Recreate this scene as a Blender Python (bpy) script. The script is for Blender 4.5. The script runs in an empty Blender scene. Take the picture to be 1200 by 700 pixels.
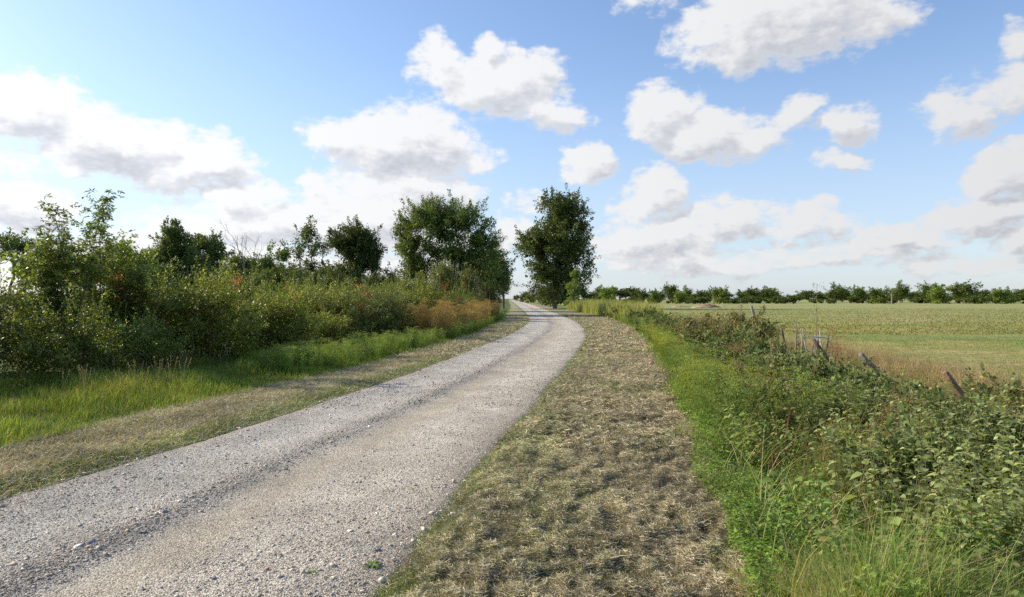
import bpy, math, random
import numpy as np
from math import radians as R

sc = bpy.context.scene
col = sc.collection
PI = math.pi
rng = np.random.default_rng(7)
CAM_H = 1.6

# ------------------------------------------------------------------ helpers
def fget(a):
    return np.asarray(a, dtype=np.float64)

def vnoise(x, y, seed=0):
    x = fget(x); y = fget(y)
    xi = np.floor(x).astype(np.int64); yi = np.floor(y).astype(np.int64)
    fx = x - xi; fy = y - yi
    fx = fx*fx*(3-2*fx); fy = fy*fy*(3-2*fy)
    def h(a, b):
        n = (a*374761393 + b*668265263 + seed*144269504) & 0xffffffff
        n = ((n ^ (n >> 13))*1274126177) & 0xffffffff
        n = n ^ (n >> 16)
        return (n & 0xffff)/65535.0
    return (h(xi, yi)*(1-fx)+h(xi+1, yi)*fx)*(1-fy) + (h(xi, yi+1)*(1-fx)+h(xi+1, yi+1)*fx)*fy

def fbm(x, y, seed=0, oct=4):
    s = 0; a = .5; t = 0
    x = fget(x); y = fget(y)
    for i in range(oct):
        ca = math.cos(.6+i*.9); sa = math.sin(.6+i*.9)
        s = s + a*vnoise((x*ca-y*sa)*2**i+i*7.3, (x*sa+y*ca)*2**i+i*3.1, seed+i*17); t += a; a *= .5
    return s/t

def sstep(a, b, x):
    t = np.clip((x-a)/(b-a), 0, 1)
    return t*t*(3-2*t)

def mix(a, b, t):
    a = fget(a); b = fget(b); t = fget(t)[..., None]
    return a*(1-t)+b*t

class Geo:
    """collects vertex, face and colour arrays and links them as ONE mesh object"""
    def __init__(s):
        s.v = []; s.q = []; s.t = []; s.c = []; s.n = 0
    def add(s, v, q=None, t=None, c=(1, 1, 1)):
        v = fget(v).reshape(-1, 3)
        if q is not None and len(q): s.q.append(np.asarray(q, dtype=np.int64).reshape(-1, 4)+s.n)
        if t is not None and len(t): s.t.append(np.asarray(t, dtype=np.int64).reshape(-1, 3)+s.n)
        c = fget(c)
        if c.ndim == 1: c = np.broadcast_to(c, (len(v), 3))
        s.v.append(v); s.c.append(c); s.n += len(v)
    def merge(s, g, off=(0, 0, 0)):
        v, q, t, c = g.arrays()
        s.add(v+fget(off), q, t, c)
    def arrays(s):
        v = np.concatenate(s.v) if s.v else np.zeros((0, 3))
        q = np.concatenate(s.q) if s.q else np.zeros((0, 4), np.int64)
        t = np.concatenate(s.t) if s.t else np.zeros((0, 3), np.int64)
        c = np.concatenate(s.c) if s.c else np.zeros((0, 3))
        return v, q, t, c
    def build(s, name, mat, parent=None, smooth=False):
        v, q, t, c = s.arrays()
        me = bpy.data.meshes.new(name)
        me.vertices.add(len(v)); me.vertices.foreach_set('co', v.astype(np.float32).ravel())
        nl = len(q)*4+len(t)*3
        me.loops.add(nl)
        me.loops.foreach_set('vertex_index', np.concatenate([q.ravel(), t.ravel()]).astype(np.int32))
        me.polygons.add(len(q)+len(t))
        me.polygons.foreach_set('loop_start', np.concatenate([np.arange(len(q))*4, len(q)*4+np.arange(len(t))*3]).astype(np.int32))
        if smooth: me.polygons.foreach_set('use_smooth', np.ones(len(q)+len(t), bool))
        a = me.attributes.new('tint', 'FLOAT_COLOR', 'POINT')
        a.data.foreach_set('color', np.concatenate([c, np.ones((len(c), 1))], 1).astype(np.float32).ravel())
        me.update(calc_edges=True)
        me.materials.append(mat)
        o = bpy.data.objects.new(name, me); col.objects.link(o)
        if parent: o.parent = parent
        return o

def tag(o, label=None, cat=None, group=None, kind=None):
    if label: o['label'] = label
    if cat: o['category'] = cat
    if group: o['group'] = group
    if kind: o['kind'] = kind
    return o

def thing(name, label, cat, loc=(0, 0, 0), rz=0, group=None):
    o = bpy.data.objects.new(name, None); o.empty_display_size = .3
    col.objects.link(o); o.location = loc; o.rotation_euler = (0, 0, rz)
    return tag(o, label, cat, group)

def dup(root, loc, rz, label, group=None, s=1.0, sz=None):
    r = root.copy(); col.objects.link(r); r.location = loc; r.rotation_euler = (0, 0, rz)
    r.scale = (s, s, sz if sz else s); r['label'] = label
    if group: r['group'] = group
    for ch in [o for o in bpy.data.objects if o.parent == root]:
        c = ch.copy(); col.objects.link(c); c.parent = r
    return r

def unit(v):
    return v/np.maximum(np.linalg.norm(v, axis=-1, keepdims=True), 1e-9)

def leaves(g, pos, axis, size, width=.5, c=(1, 1, 1), fold=.25, r=None):
    """one folded lozenge per leaf; pos (N,3), axis (N,3) stalk-to-tip direction"""
    r = r or rng
    n = len(pos)
    size = np.broadcast_to(fget(size), (n,))[:, None]
    a = unit(axis)
    up = unit(np.array([0, 0, 1.0])+r.normal(0, .45, (n, 3)))
    side = unit(np.cross(a, up)); nrm = np.cross(side, a)
    w = width*size*.5
    mid = pos+a*size*.45
    v = np.stack([pos, mid+side*w+nrm*w*fold, pos+a*size, mid-side*w+nrm*w*fold], 1)
    q = np.arange(n*4).reshape(n, 4)
    c = fget(c)
    if c.ndim == 2: c = np.repeat(c, 4, 0)
    g.add(v, q, c=c)

def bigleaves(g, pos, axis, size, width=.55, c=(1, 1, 1), droop=.25, r=None):
    """broad leaf of two half blades with a midrib, drooping tip"""
    r = r or rng
    n = len(pos); size = np.broadcast_to(fget(size), (n,))[:, None]
    a = unit(axis); up = unit(np.array([0, 0, 1.0])+r.normal(0, .25, (n, 3)))
    side = unit(np.cross(a, up)); nrm = np.cross(side, a); w = width*size*.5
    p1 = pos+a*size*.35; p2 = pos+a*size*.72-np.array([0, 0, 1])*size*droop*.35
    tip = pos+a*size-np.array([0, 0, 1])*size*droop
    v = np.stack([pos, p1, p2, tip, p1+side*w+nrm*w*.3, p2+side*w*.75+nrm*w*.2, p1-side*w+nrm*w*.3, p2-side*w*.75+nrm*w*.2], 1)
    b = np.arange(n)[:, None]*8
    q = np.concatenate([b+[1, 4, 5, 2], b+[6, 1, 2, 7]], 0)
    t = np.concatenate([b+[0, 4, 1], b+[0, 1, 6], b+[2, 5, 3], b+[7, 2, 3]], 0)
    c = fget(c)
    if c.ndim == 2: c = np.repeat(c, 8, 0)
    g.add(v, q, t, c=c)

def blades(g, x, y, z, h, w, lean, c, az=None, segs=2, tipc=None, curl=1.0, r=None):
    """grass blades: tapered bent strips"""
    r = r or rng
    n = len(x)
    az = r.uniform(0, 2*PI, n) if az is None else az
    d = np.stack([np.cos(az), np.sin(az), np.zeros(n)], 1)
    fa = az+PI/2+r.normal(0, .6, n)
    s = np.stack([np.cos(fa), np.sin(fa), np.zeros(n)], 1)
    base = np.stack([x, y, z], 1)
    h = np.broadcast_to(fget(h), (n,)); w = np.broadcast_to(fget(w), (n,)); lean = np.broadcast_to(fget(lean), (n,))
    rows = []
    for k in range(segs+1):
        t = k/segs
        p = base+d*(h*lean*t**(1+curl))[:, None]
        p[:, 2] += h*np.sqrt(np.maximum(1-.6*(lean*t**curl)**2, .02))*t
        ww = (w*.5*(1-t*.88))[:, None]
        rows += [p-s*ww, p+s*ww]
    v = np.stack(rows, 1); m = 2*(segs+1)
    b = np.arange(n)[:, None]*m
    q = np.concatenate([b+[2*k, 2*k+1, 2*k+3, 2*k+2] for k in range(segs)], 0)
    c = np.broadcast_to(fget(c), (n, 3))
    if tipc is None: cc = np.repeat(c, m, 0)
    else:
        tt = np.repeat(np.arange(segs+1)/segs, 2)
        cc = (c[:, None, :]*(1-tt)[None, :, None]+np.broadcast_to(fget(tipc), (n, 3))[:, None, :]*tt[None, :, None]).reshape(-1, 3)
    g.add(v, q, c=cc)

def straws(g, x, y, z, L, w, c, tilt=.25, r=None):
    """cut stalks lying about: bent flat strips"""
    r = r or rng
    n = len(x); az = r.uniform(0, 2*PI, n); el = r.normal(0, tilt, n)
    d = np.stack([np.cos(az)*np.cos(el), np.sin(az)*np.cos(el), np.abs(np.sin(el))], 1)
    s = unit(np.cross(d, r.normal(0, 1, (n, 3))+np.array([0, 0, .8])))
    b2 = unit(d+r.normal(0, .35, (n, 3)))
    p0 = np.stack([x, y, z], 1); L = L[:, None]; w = (w*.5)[:, None]
    p1 = p0+d*L*.5; p2 = p1+b2*L*.5
    v = np.stack([p0-s*w, p0+s*w, p1-s*w, p1+s*w, p2-s*w*.5, p2+s*w*.5], 1)
    b = np.arange(n)[:, None]*6
    g.add(v, np.concatenate([b+[0, 1, 3, 2], b+[2, 3, 5, 4]], 0), c=np.repeat(c, 6, 0))

def tube(g, pts, rad, sides=5, c=(1, 1, 1), cap=True):
    pts = fget(pts); n = len(pts); rad = np.broadcast_to(fget(rad), (n,))
    d = unit(np.gradient(pts, axis=0))
    ref = np.array([.3, .9, .1]); u = unit(np.cross(d, ref)); w = np.cross(d, u)
    a = np.arange(sides)/sides*2*PI
    v = pts[:, None, :]+rad[:, None, None]*(u[:, None, :]*np.cos(a)[None, :, None]+w[:, None, :]*np.sin(a)[None, :, None])
    q = []
    for i in range(n-1):
        for k in range(sides):
            k2 = (k+1) % sides
            q.append((i*sides+k, i*sides+k2, (i+1)*sides+k2, (i+1)*sides+k))
    v = v.reshape(-1, 3); t = []
    if cap:
        v = np.concatenate([v, pts[-1:]]); e = len(v)-1
        for k in range(sides): t.append(((n-1)*sides+k, (n-1)*sides+(k+1) % sides, e))
    g.add(v, q, t, c=c)

def stamp(g, proto, x, y, z, rz, s, tilt=None, cmul=None):
    """put copies of one small plant into a mass that nobody could count"""
    v, q, t, c = proto.arrays(); n = len(x); m = len(v)
    s = np.broadcast_to(fget(s), (n,))
    V = v[None]*s[:, None, None]
    if tilt is not None:
        V = V+np.stack([tilt[:, 0, None]*V[:, :, 2], tilt[:, 1, None]*V[:, :, 2], 0*V[:, :, 2]], 2)
    ca = np.cos(rz)[:, None]; sa = np.sin(rz)[:, None]
    V = np.stack([V[:, :, 0]*ca-V[:, :, 1]*sa+x[:, None], V[:, :, 0]*sa+V[:, :, 1]*ca+y[:, None], V[:, :, 2]+z[:, None]], 2)
    off = (np.arange(n)*m)[:, None, None]
    C = np.broadcast_to(c[None], (n, m, 3))
    if cmul is not None: C = C*cmul[:, None, :]
    g.add(V.reshape(-1, 3), (q[None]+off).reshape(-1, 4) if len(q) else None, (t[None]+off).reshape(-1, 3) if len(t) else None, c=C.reshape(-1, 3))

# ------------------------------------------------------------------ materials
def new_mat(name):
    m = bpy.data.materials.new(name); m.use_nodes = True
    nt = m.node_tree; nt.nodes.clear()
    return m, nt, nt.nodes, nt.links

def N(nt, typ, **kw):
    n = nt.nodes.new(typ)
    for k, v in kw.items():
        if k == 'inp':
            for kk, vv in v.items(): n.inputs[kk].default_value = vv
        else: setattr(n, k, v)
    return n

def leaf_mat(name, transl=.35, rough=.55, spec=.25, objvar=.25, gain=1.0):
    m, nt, nd, lk = new_mat(name)
    out = N(nt, 'ShaderNodeOutputMaterial')
    at = N(nt, 'ShaderNodeAttribute', attribute_name='tint')
    oi = N(nt, 'ShaderNodeObjectInfo')
    mr = N(nt, 'ShaderNodeMapRange', inp={3: 1-objvar, 4: 1+objvar}); lk.new(oi.outputs['Random'], mr.inputs[0])
    tc = N(nt, 'ShaderNodeTexCoord')
    nz = N(nt, 'ShaderNodeTexNoise', inp={'Scale': 1.1, 'Detail': 2}); lk.new(tc.outputs['Object'], nz.inputs['Vector'])
    m2 = N(nt, 'ShaderNodeMapRange', inp={1: .3, 2: .7, 3: .72, 4: 1.28}); lk.new(nz.outputs['Fac'], m2.inputs[0])
    mm = N(nt, 'ShaderNodeMath', operation='MULTIPLY'); lk.new(mr.outputs[0], mm.inputs[0]); lk.new(m2.outputs[0], mm.inputs[1])
    m3 = N(nt, 'ShaderNodeMath', operation='MULTIPLY', inp={1: gain}); lk.new(mm.outputs[0], m3.inputs[0])
    vs = N(nt, 'ShaderNodeVectorMath', operation='SCALE'); lk.new(at.outputs['Color'], vs.inputs[0]); lk.new(m3.outputs[0], vs.inputs['Scale'])
    pb = N(nt, 'ShaderNodeBsdfPrincipled', inp={'Roughness': rough, 'Specular IOR Level': spec}); lk.new(vs.outputs[0], pb.inputs['Base Color'])
    tr = N(nt, 'ShaderNodeBsdfTranslucent')
    tm = N(nt, 'ShaderNodeVectorMath', operation='MULTIPLY', inp={1: (1.35, 1.25, .55)}); lk.new(vs.outputs[0], tm.inputs[0]); lk.new(tm.outputs[0], tr.inputs['Color'])
    mx = N(nt, 'ShaderNodeMixShader', inp={0: transl}); lk.new(pb.outputs[0], mx.inputs[1]); lk.new(tr.outputs[0], mx.inputs[2])
    lk.new(mx.outputs[0], out.inputs['Surface'])
    return m

def bark_mat(name, scale=12, bump=.4):
    m, nt, nd, lk = new_mat(name)
    out = N(nt, 'ShaderNodeOutputMaterial'); at = N(nt, 'ShaderNodeAttribute', attribute_name='tint'); tc = N(nt, 'ShaderNodeTexCoord')
    mp = N(nt, 'ShaderNodeMapping', inp={'Scale': (1, 1, .2)}); lk.new(tc.outputs['Object'], mp.inputs[0])
    nz = N(nt, 'ShaderNodeTexNoise', inp={'Scale': scale, 'Detail': 5, 'Roughness': .65}); lk.new(mp.outputs[0], nz.inputs['Vector'])
    mr = N(nt, 'ShaderNodeMapRange', inp={1: .3, 2: .7, 3: .5, 4: 1.5}); lk.new(nz.outputs['Fac'], mr.inputs[0])
    vs = N(nt, 'ShaderNodeVectorMath', operation='SCALE'); lk.new(at.outputs['Color'], vs.inputs[0]); lk.new(mr.outputs[0], vs.inputs['Scale'])
    bp = N(nt, 'ShaderNodeBump', inp={'Strength': bump, 'Distance': .02}); lk.new(nz.outputs['Fac'], bp.inputs['Height'])
    pb = N(nt, 'ShaderNodeBsdfPrincipled', inp={'Roughness': .9, 'Specular IOR Level': .2}); lk.new(vs.outputs[0], pb.inputs['Base Color']); lk.new(bp.outputs[0], pb.inputs['Normal'])
    lk.new(pb.outputs[0], out.inputs[0])
    return m

def ground_mat(name, scales=((3, .35), (18, .5), (90, .6)), bump=.5, dist=.02, rough=.95, patch=.25, field=False):
    m, nt, nd, lk = new_mat(name)
    out = N(nt, 'ShaderNodeOutputMaterial'); at = N(nt, 'ShaderNodeAttribute', attribute_name='tint'); tc = N(nt, 'ShaderNodeTexCoord')
    prev = None; hs = None
    for s, amp in scales:
        nz = N(nt, 'ShaderNodeTexNoise', inp={'Scale': s, 'Detail': 4, 'Roughness': .6}); lk.new(tc.outputs['Object'], nz.inputs['Vector'])
        mr = N(nt, 'ShaderNodeMapRange', inp={1: .3, 2: .7, 3: 1-amp, 4: 1+amp}); lk.new(nz.outputs['Fac'], mr.inputs[0])
        if prev is None: prev = mr.outputs[0]
        else:
            mm = N(nt, 'ShaderNodeMath', operation='MULTIPLY'); lk.new(prev, mm.inputs[0]); lk.new(mr.outputs[0], mm.inputs[1]); prev = mm.outputs[0]
        hs = nz.outputs['Fac']
    vs = N(nt, 'ShaderNodeVectorMath', operation='SCALE'); lk.new(at.outputs['Color'], vs.inputs[0]); lk.new(prev, vs.inputs['Scale'])
    # slow hue drift between greener and drier patches
    n2 = N(nt, 'ShaderNodeTexNoise', inp={'Scale': .12, 'Detail': 5, 'Roughness': .7})
    mp = N(nt, 'ShaderNodeMapping', inp={'Scale': (1, 2.5, 1)}); lk.new(tc.outputs['Object'], mp.inputs[0]); lk.new(mp.outputs[0], n2.inputs['Vector'])
    r2 = N(nt, 'ShaderNodeMapRange', inp={1: .38, 2: .62, 3: 0, 4: 1}); lk.new(n2.outputs['Fac'], r2.inputs[0])
    hm = N(nt, 'ShaderNodeMix', data_type='VECTOR'); hm.inputs[4].default_value = (1+patch, 1+patch*.5, 1+patch*.6); hm.inputs[5].default_value = (1-patch, 1-patch*.25, 1-patch)
    lk.new(r2.outputs[0], hm.inputs[0])
    v2 = N(nt, 'ShaderNodeVectorMath', operation='MULTIPLY'); lk.new(vs.outputs[0], v2.inputs[0]); lk.new(hm.outputs[1], v2.inputs[1])
    bp = N(nt, 'ShaderNodeBump', inp={'Strength': bump, 'Distance': dist}); lk.new(hs, bp.inputs['Height'])
    pb = N(nt, 'ShaderNodeBsdfPrincipled', inp={'Roughness': rough, 'Specular IOR Level': .15}); lk.new(v2.outputs[0], pb.inputs['Base Color']); lk.new(bp.outputs[0], pb.inputs['Normal'])
    lk.new(pb.outputs[0], out.inputs[0])
    return m

def road_mat():
    m, nt, nd, lk = new_mat('gravel_track')
    out = N(nt, 'ShaderNodeOutputMaterial'); at = N(nt, 'ShaderNodeAttribute', attribute_name='tint'); tc = N(nt, 'ShaderNodeTexCoord')
    prev = at.outputs['Color']; hts = []
    for s, lo, hi in ((95, .55, 1.45), (210, .6, 1.35)):
        vo = N(nt, 'ShaderNodeTexVoronoi', inp={'Scale': s}); lk.new(tc.outputs['Object'], vo.inputs['Vector'])
        sx = N(nt, 'ShaderNodeSeparateColor'); lk.new(vo.outputs['Color'], sx.inputs[0])
        mr = N(nt, 'ShaderNodeMapRange', inp={3: lo, 4: hi}); lk.new(sx.outputs[0], mr.inputs[0])
        v = N(nt, 'ShaderNodeVectorMath', operation='SCALE'); lk.new(prev, v.inputs[0]); lk.new(mr.outputs[0], v.inputs['Scale']); prev = v.outputs[0]
        hts.append(vo.outputs['Distance'])
    nz = N(nt, 'ShaderNodeTexNoise', inp={'Scale': 1.6, 'Detail': 7, 'Roughness': .65}); lk.new(tc.outputs['Object'], nz.inputs['Vector'])
    mr = N(nt, 'ShaderNodeMapRange', inp={1: .3, 2: .7, 3: .78, 4: 1.2}); lk.new(nz.outputs['Fac'], mr.inputs[0])
    v = N(nt, 'ShaderNodeVectorMath', operation='SCALE'); lk.new(prev, v.inputs[0]); lk.new(mr.outputs[0], v.inputs['Scale'])
    b1 = N(nt, 'ShaderNodeBump', invert=True, inp={'Strength': .8, 'Distance': .008}); lk.new(hts[0], b1.inputs['Height'])
    b2 = N(nt, 'ShaderNodeBump', invert=True, inp={'Strength': .6, 'Distance': .004}); lk.new(hts[1], b2.inputs['Height']); lk.new(b1.outputs[0], b2.inputs['Normal'])
    pb = N(nt, 'ShaderNodeBsdfPrincipled', inp={'Roughness': .9, 'Specular IOR Level': .2}); lk.new(v.outputs[0], pb.inputs['Base Color']); lk.new(b2.outputs[0], pb.inputs['Normal'])
    lk.new(pb.outputs[0], out.inputs[0])
    return m

M_leaf = leaf_mat('tree_leaves', .3, .5, .3, .2)
M_far = leaf_mat('far_leaves', .25, .7, .1, .22)
M_shrub = leaf_mat('shrub_leaves', .4, .45, .35, .25)
M_grass = leaf_mat('grass_blades', .4, .6, .18, 0)
M_hay = leaf_mat('dry_cut_grass', .15, .7, .2, 0)
M_herb = leaf_mat('herb_leaves', .38, .65, .18, 0)
M_bark = bark_mat('bark')
M_wood = bark_mat('weathered_wood', 40, .7)
M_ground = ground_mat('soil_and_turf')
M_road = road_mat()
M_stone = bark_mat('stone', 60, .2)

# ------------------------------------------------------------------ layout of the track
LY = [-60, -10, 0, 3.66, 6.18, 7.27, 8.15, 9.85, 11.2, 16, 22.9, 31.2, 46.5, 64, 116, 320, 900]
LX = [-16, -7.2, -5.3, -4.45, -3.95, -3.68, -3.46, -3.12, -2.85, -2.0, -1.09, 0, 1.16, 1.6, 1.5, .4, -3]
RY = [-60, -10, 0, 3.66, 4.27, 5.05, 6.53, 8.53, 12.8, 15.5, 22.3, 28.4, 39.4, 50.2, 73, 170, 320, 900]
RX = [-12, -3.6, -1.3, -.75, -.62, -.52, -.35, .03, .72, 1.16, 2.25, 3.1, 4.15, 4.6, 4.85, 5.2, 4.6, 1]
VY = [-60, -10, 0, 3.66, 5.12, 7.1, 9.5, 12.8, 21.3, 36.6, 58, 75, 116, 320, 900]     # right rim of the mown verge
VX = [-7, -.5, .9, 1.28, 1.55, 1.98, 2.45, 3.05, 4.45, 6.5, 8.0, 7.8, 7.6, 7, 4]
GY = [-60, -10, 0, 5, 7.07, 8.65, 9.85, 11.7, 14.7, 20.3, 29.8, 51, 128, 320, 900]    # left rim of the mown strip
GX = [-20, -10, -7, -5.6, -5.3, -5.1, -4.85, -4.5, -3.75, -2.75, -1.6, -.55, -.1, -1.2, -5]
FY = [-60, 0, 8, 10.2, 12.8, 15.5, 21, 25, 32, 60, 120, 900]                           # fence line
FX = [0, 5.6, 6.6, 6.9, 7.15, 7.5, 8.3, 9.2, 10, 11.2, 11, 8]
def curve(Y, X):
    yy = np.concatenate([np.linspace(-60, 60, 2401), np.geomspace(60.1, 900, 400)])
    xx = np.interp(yy, Y, X)
    sm = xx.copy()
    for i, y in enumerate(yy):
        w = .6+max(y, 0)*.09
        sm[i] = np.interp(np.linspace(y-w, y+w, 9), Y, X).mean()
    return lambda q: np.interp(q, yy, sm)
Lf, Rf, Vf, Gf, Ff = curve(LY, LX), curve(RY, RX), curve(VY, VX), curve(GY, GX), curve(FY, FX)

def wob(y, seed, a=.12, s=1.3):
    return (fbm(fget(y)*s, 0*fget(y)+seed*3.7, seed, 4)-.5)*2*a*np.clip(.8+fget(y)*.03, .6, 3)

def roadz(x, y):
    l, r = Lf(y), Rf(y); s = (x-l)/(r-l)
    z = .02*np.exp(-((s-.46)/.05)**2)-.022*np.exp(-((s-.25)/.12)**2)-.015*np.exp(-((s-.62)/.09)**2)
    z = z+.012*(fbm(x*2.2, y*1.2, 5)-.5)+.010*(fbm(x*9, y*9, 6)-.5)
    return z

def height(x, y):
    x = fget(x); y = fget(y)
    l, r, v, gg, f = Lf(y), Rf(y), Vf(y), Gf(y), Ff(y)
    near = np.exp(-np.maximum(y, 0)/60)
    inroad = sstep(l-.25, l+.1, x)*(1-sstep(r-.1, r+.25, x))
    z = roadz(x, y)*inroad*near-.03*inroad
    rv = sstep(r-.05, r+.4, x)*(1-sstep(v-.1, v+.3, x))       # right verge: lumpy swaths of cut grass
    lump = (.5*fbm((x-Rf(y))*13, y*8, 11, 5)+.3*fbm(x*5, y*3.4, 14, 4)+.2*fbm((x-Rf(y))*6, y*.9, 15, 3)-.44)
    z = z+rv*(.03+.15*np.clip(lump, -.15, .25)+.05*(fbm(x*2, y*2, 13, 2)-.5)+.03*(fbm(x*11, y*11, 12, 2)-.5))*np.clip(1-y/70, 0, 1)
    lv = (1-sstep(l-.45, l-.02, x))*sstep(gg-.3, gg+.2, x)
    z = z+lv*(.035+.06*(fbm(x*4, y*4, 21, 3)-.5))*np.clip(1-y/70, 0, 1)
    bank = sstep(v, v+.9, x)*(1-sstep(f-1.2, f+.6, x))
    z = z-bank*.22*np.clip(1-y/90, 0, 1)+bank*.12*(fbm(x*1.2, y*1.2, 31, 3)-.5)
    left = 1-sstep(gg-1.2, gg, x)
    z = z+left*(.06+.12*(fbm(x*.7, y*.7, 41, 3)-.5))*np.exp(-np.abs(x)/60)
    fld = sstep(f, f+1.5, x)
    z = z+fld*(.05*(fbm(x*.5, y*.5, 51, 3)-.5))*np.clip(1-y/120, 0, 1)
    return z

HAY = (.33, .28, .185); HAYD = (.11, .082, .048); GRN = (.11, .16, .035); SOIL = (.07, .055, .03)
PAST = (.31, .295, .112)
def ground_tint(x, y):
    l, r, v, gg, f = Lf(y)+wob(y, 3), Rf(y)+wob(y, 4), Vf(y)+wob(y, 5, .2), Gf(y)+wob(y, 6, .25), Ff(y)+wob(y, 7, .5, .5)
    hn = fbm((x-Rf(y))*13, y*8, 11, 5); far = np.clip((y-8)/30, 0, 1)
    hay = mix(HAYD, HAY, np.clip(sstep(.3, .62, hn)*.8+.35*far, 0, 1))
    hay = mix(hay, (.2, .2, .09), sstep(.5, .75, fbm(x*.9, y*.5, 61, 3))*.4)
    edge = np.exp(-np.maximum(x-r, 0)/.28)
    hay = mix(hay, (.14, .17, .055), edge*.55)
    c = np.broadcast_to(fget(PAST), x.shape+(3,)).copy()
    n = fbm(x*.18, y*.5, 71, 4)
    c = mix(c, (.245, .265, .095), sstep(.38, .66, n))
    c = mix(c, (.38, .33, .19), sstep(.55, .72, fbm(x*.12, y*.35, 72, 4))*.45)
    # drier margin inside the fence, greener flush a little way out
    c = mix(c, (.36, .27, .15), np.exp(-np.maximum(x-f-.8, 0)/1.6)*np.clip(1-y/60, 0, 1)*.8)
    flush = np.exp(-((y-25)/2.2)**2)*sstep(10.5, 12.5, x)*(1-sstep(19, 30, x))*sstep(.35, .6, fbm(x*.6, y*.9, 73, 3))
    c = mix(c, (.16, .24, .05), flush)
    c = mix(c, (.42, .33, .2), sstep(165, 185, y)*(1-sstep(205, 225, y))*.3*sstep(20, 30, x))
    bk = np.broadcast_to(fget(SOIL), x.shape+(3,)); bk = mix(bk, (.075, .1, .03), fbm(x*1.5, y*1.5, 74, 3))
    bk = mix(bk, (.15, .2, .05), far)
    c = mix(c, bk, 1-sstep(f-.6, f+.6, x))
    c = mix(c, hay, 1-sstep(v-.1, v+.15, x))
    c = mix(c, fget((.25, .23, .19)), 1-sstep(r-.1, r+.05, x))
    lh = mix((.26, .235, .14), (.38, .34, .22), fbm(x*4, y*4, 75, 3)); lh = mix(lh, (.12, .17, .04), np.clip(np.exp(-np.maximum(l-x, 0)/.25)*.9+sstep(.5, .7, fbm(x*1.1, y*.6, 76, 3))*.6, 0, 1))
    c = mix(c, lh, 1-sstep(l-.05, l+.1, x))
    lg = mix((.05, .065, .02), (.13, .18, .04), fbm(x*.8, y*.8, 77, 3))
    c = mix(c, lg, 1-sstep(gg-.15, gg+.1, x))
    c = mix(c, (.2, .22, .09), 1-sstep(-45, -25, x))
    return c

def axis_lines(dense, lo, hi, step, grow, far):
    a = list(np.arange(dense[0], dense[1]+1e-6, step))
    s = step; p = a[-1]
    while p < hi:
        s *= grow; p += min(s, far); a.append(min(p, hi))
    s = step; p = a[0]; b = []
    while p > lo:
        s *= grow; p -= min(s, far); b.append(max(p, lo))
    return np.array(b[::-1]+a)

def sheet(name, X, Y, zf, cf, mat):
    XX, YY = np.meshgrid(X, Y)
    x = XX.ravel(); y = YY.ravel()
    z = zf(x, y); c = cf(x, y)
    g = Geo(); nx = len(X); ny = len(Y)
    i = (np.arange(ny-1)[:, None]*nx+np.arange(nx-1)[None]).ravel()
    g.add(np.stack([x, y, z], 1), np.stack([i, i+1, i+nx+1, i+nx], 1), c=c)
    return g.build(name, mat, smooth=True)

gx = axis_lines((-9, 9), -2600, 2600, .07, 1.06, 220)
yl = [2.4]; s = .04
while yl[-1] < 3600:
    yl.append(yl[-1]+min(s, 260)); s = .04+max(yl[-1]-4, 0)*.0105
yb = [2.4]; s = .1
while yb[-1] > -900:
    yb.append(yb[-1]-s); s *= 1.2
gy = np.array(yb[:0:-1]+yl)
ground = sheet('ground', gx, gy, height, ground_tint, M_ground)
tag(ground, 'flat ground of mown verges, rough banks and dry green pasture', 'ground', kind='structure')

# the gravel track: a strip of its own a little above the ground
ty = np.concatenate([np.linspace(-60, 2, 60), np.geomspace(2.05, 60, 620), np.geomspace(60.5, 900, 200)])
ts = np.linspace(0, 1, 64)
YY, SS = np.meshgrid(ty, ts, indexing='ij')
l = Lf(ty)[:, None]+wob(ty, 3, .08)[:, None]; r = Rf(ty)[:, None]+wob(ty, 4, .08)[:, None]
XX = l+(r-l)*SS
sx = XX.ravel(); sy = YY.ravel(); ss = SS.ravel()
zz = roadz(sx, sy)*np.exp(-np.maximum(sy, 0)/60)+.006-.03*(np.exp(-ss/.02)+np.exp(-(1-ss)/.02))
def road_tint(x, y, s):
    c = np.broadcast_to(fget((.37, .35, .335)), x.shape+(3,))
    c = mix(c, (.36, .33, .285), np.exp(-((s-.57)/.07)**4)*.8)
    c = mix(c, (.26, .25, .25), np.exp(-((s-.455-.02*np.sin(y*.6))/.045)**2)*.85)
    c = mix(c, (.44, .425, .40), np.exp(-((s-.25)/.12)**2)*.5+np.exp(-((s-.78)/.1)**2)*.6)
    c = mix(c, (.29, .25, .2), np.exp(-s/.05)*.7+np.exp(-(1-s)/.05)*.5)
    c = c*mix((.97, .98, .99), (1.05, 1.02, .96), sstep(.3, .68, s))
    k = .82+.36*fbm(x*1.7, y*.8, 81, 4)
    return c*k[..., None]*np.array([1.22, 1.17, 1.05])
i0 = (np.arange(len(ty)-1)[:, None]*64+np.arange(63)[None]).ravel()
g = Geo(); g.add(np.stack([sx, sy, zz], 1), np.stack([i0, i0+1, i0+65, i0+64], 1), c=road_tint(sx, sy, ss))
tag(g.build('gravel_road', M_road, smooth=True), 'pale gravel track curving away towards the trees', 'road', kind='structure')

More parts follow.
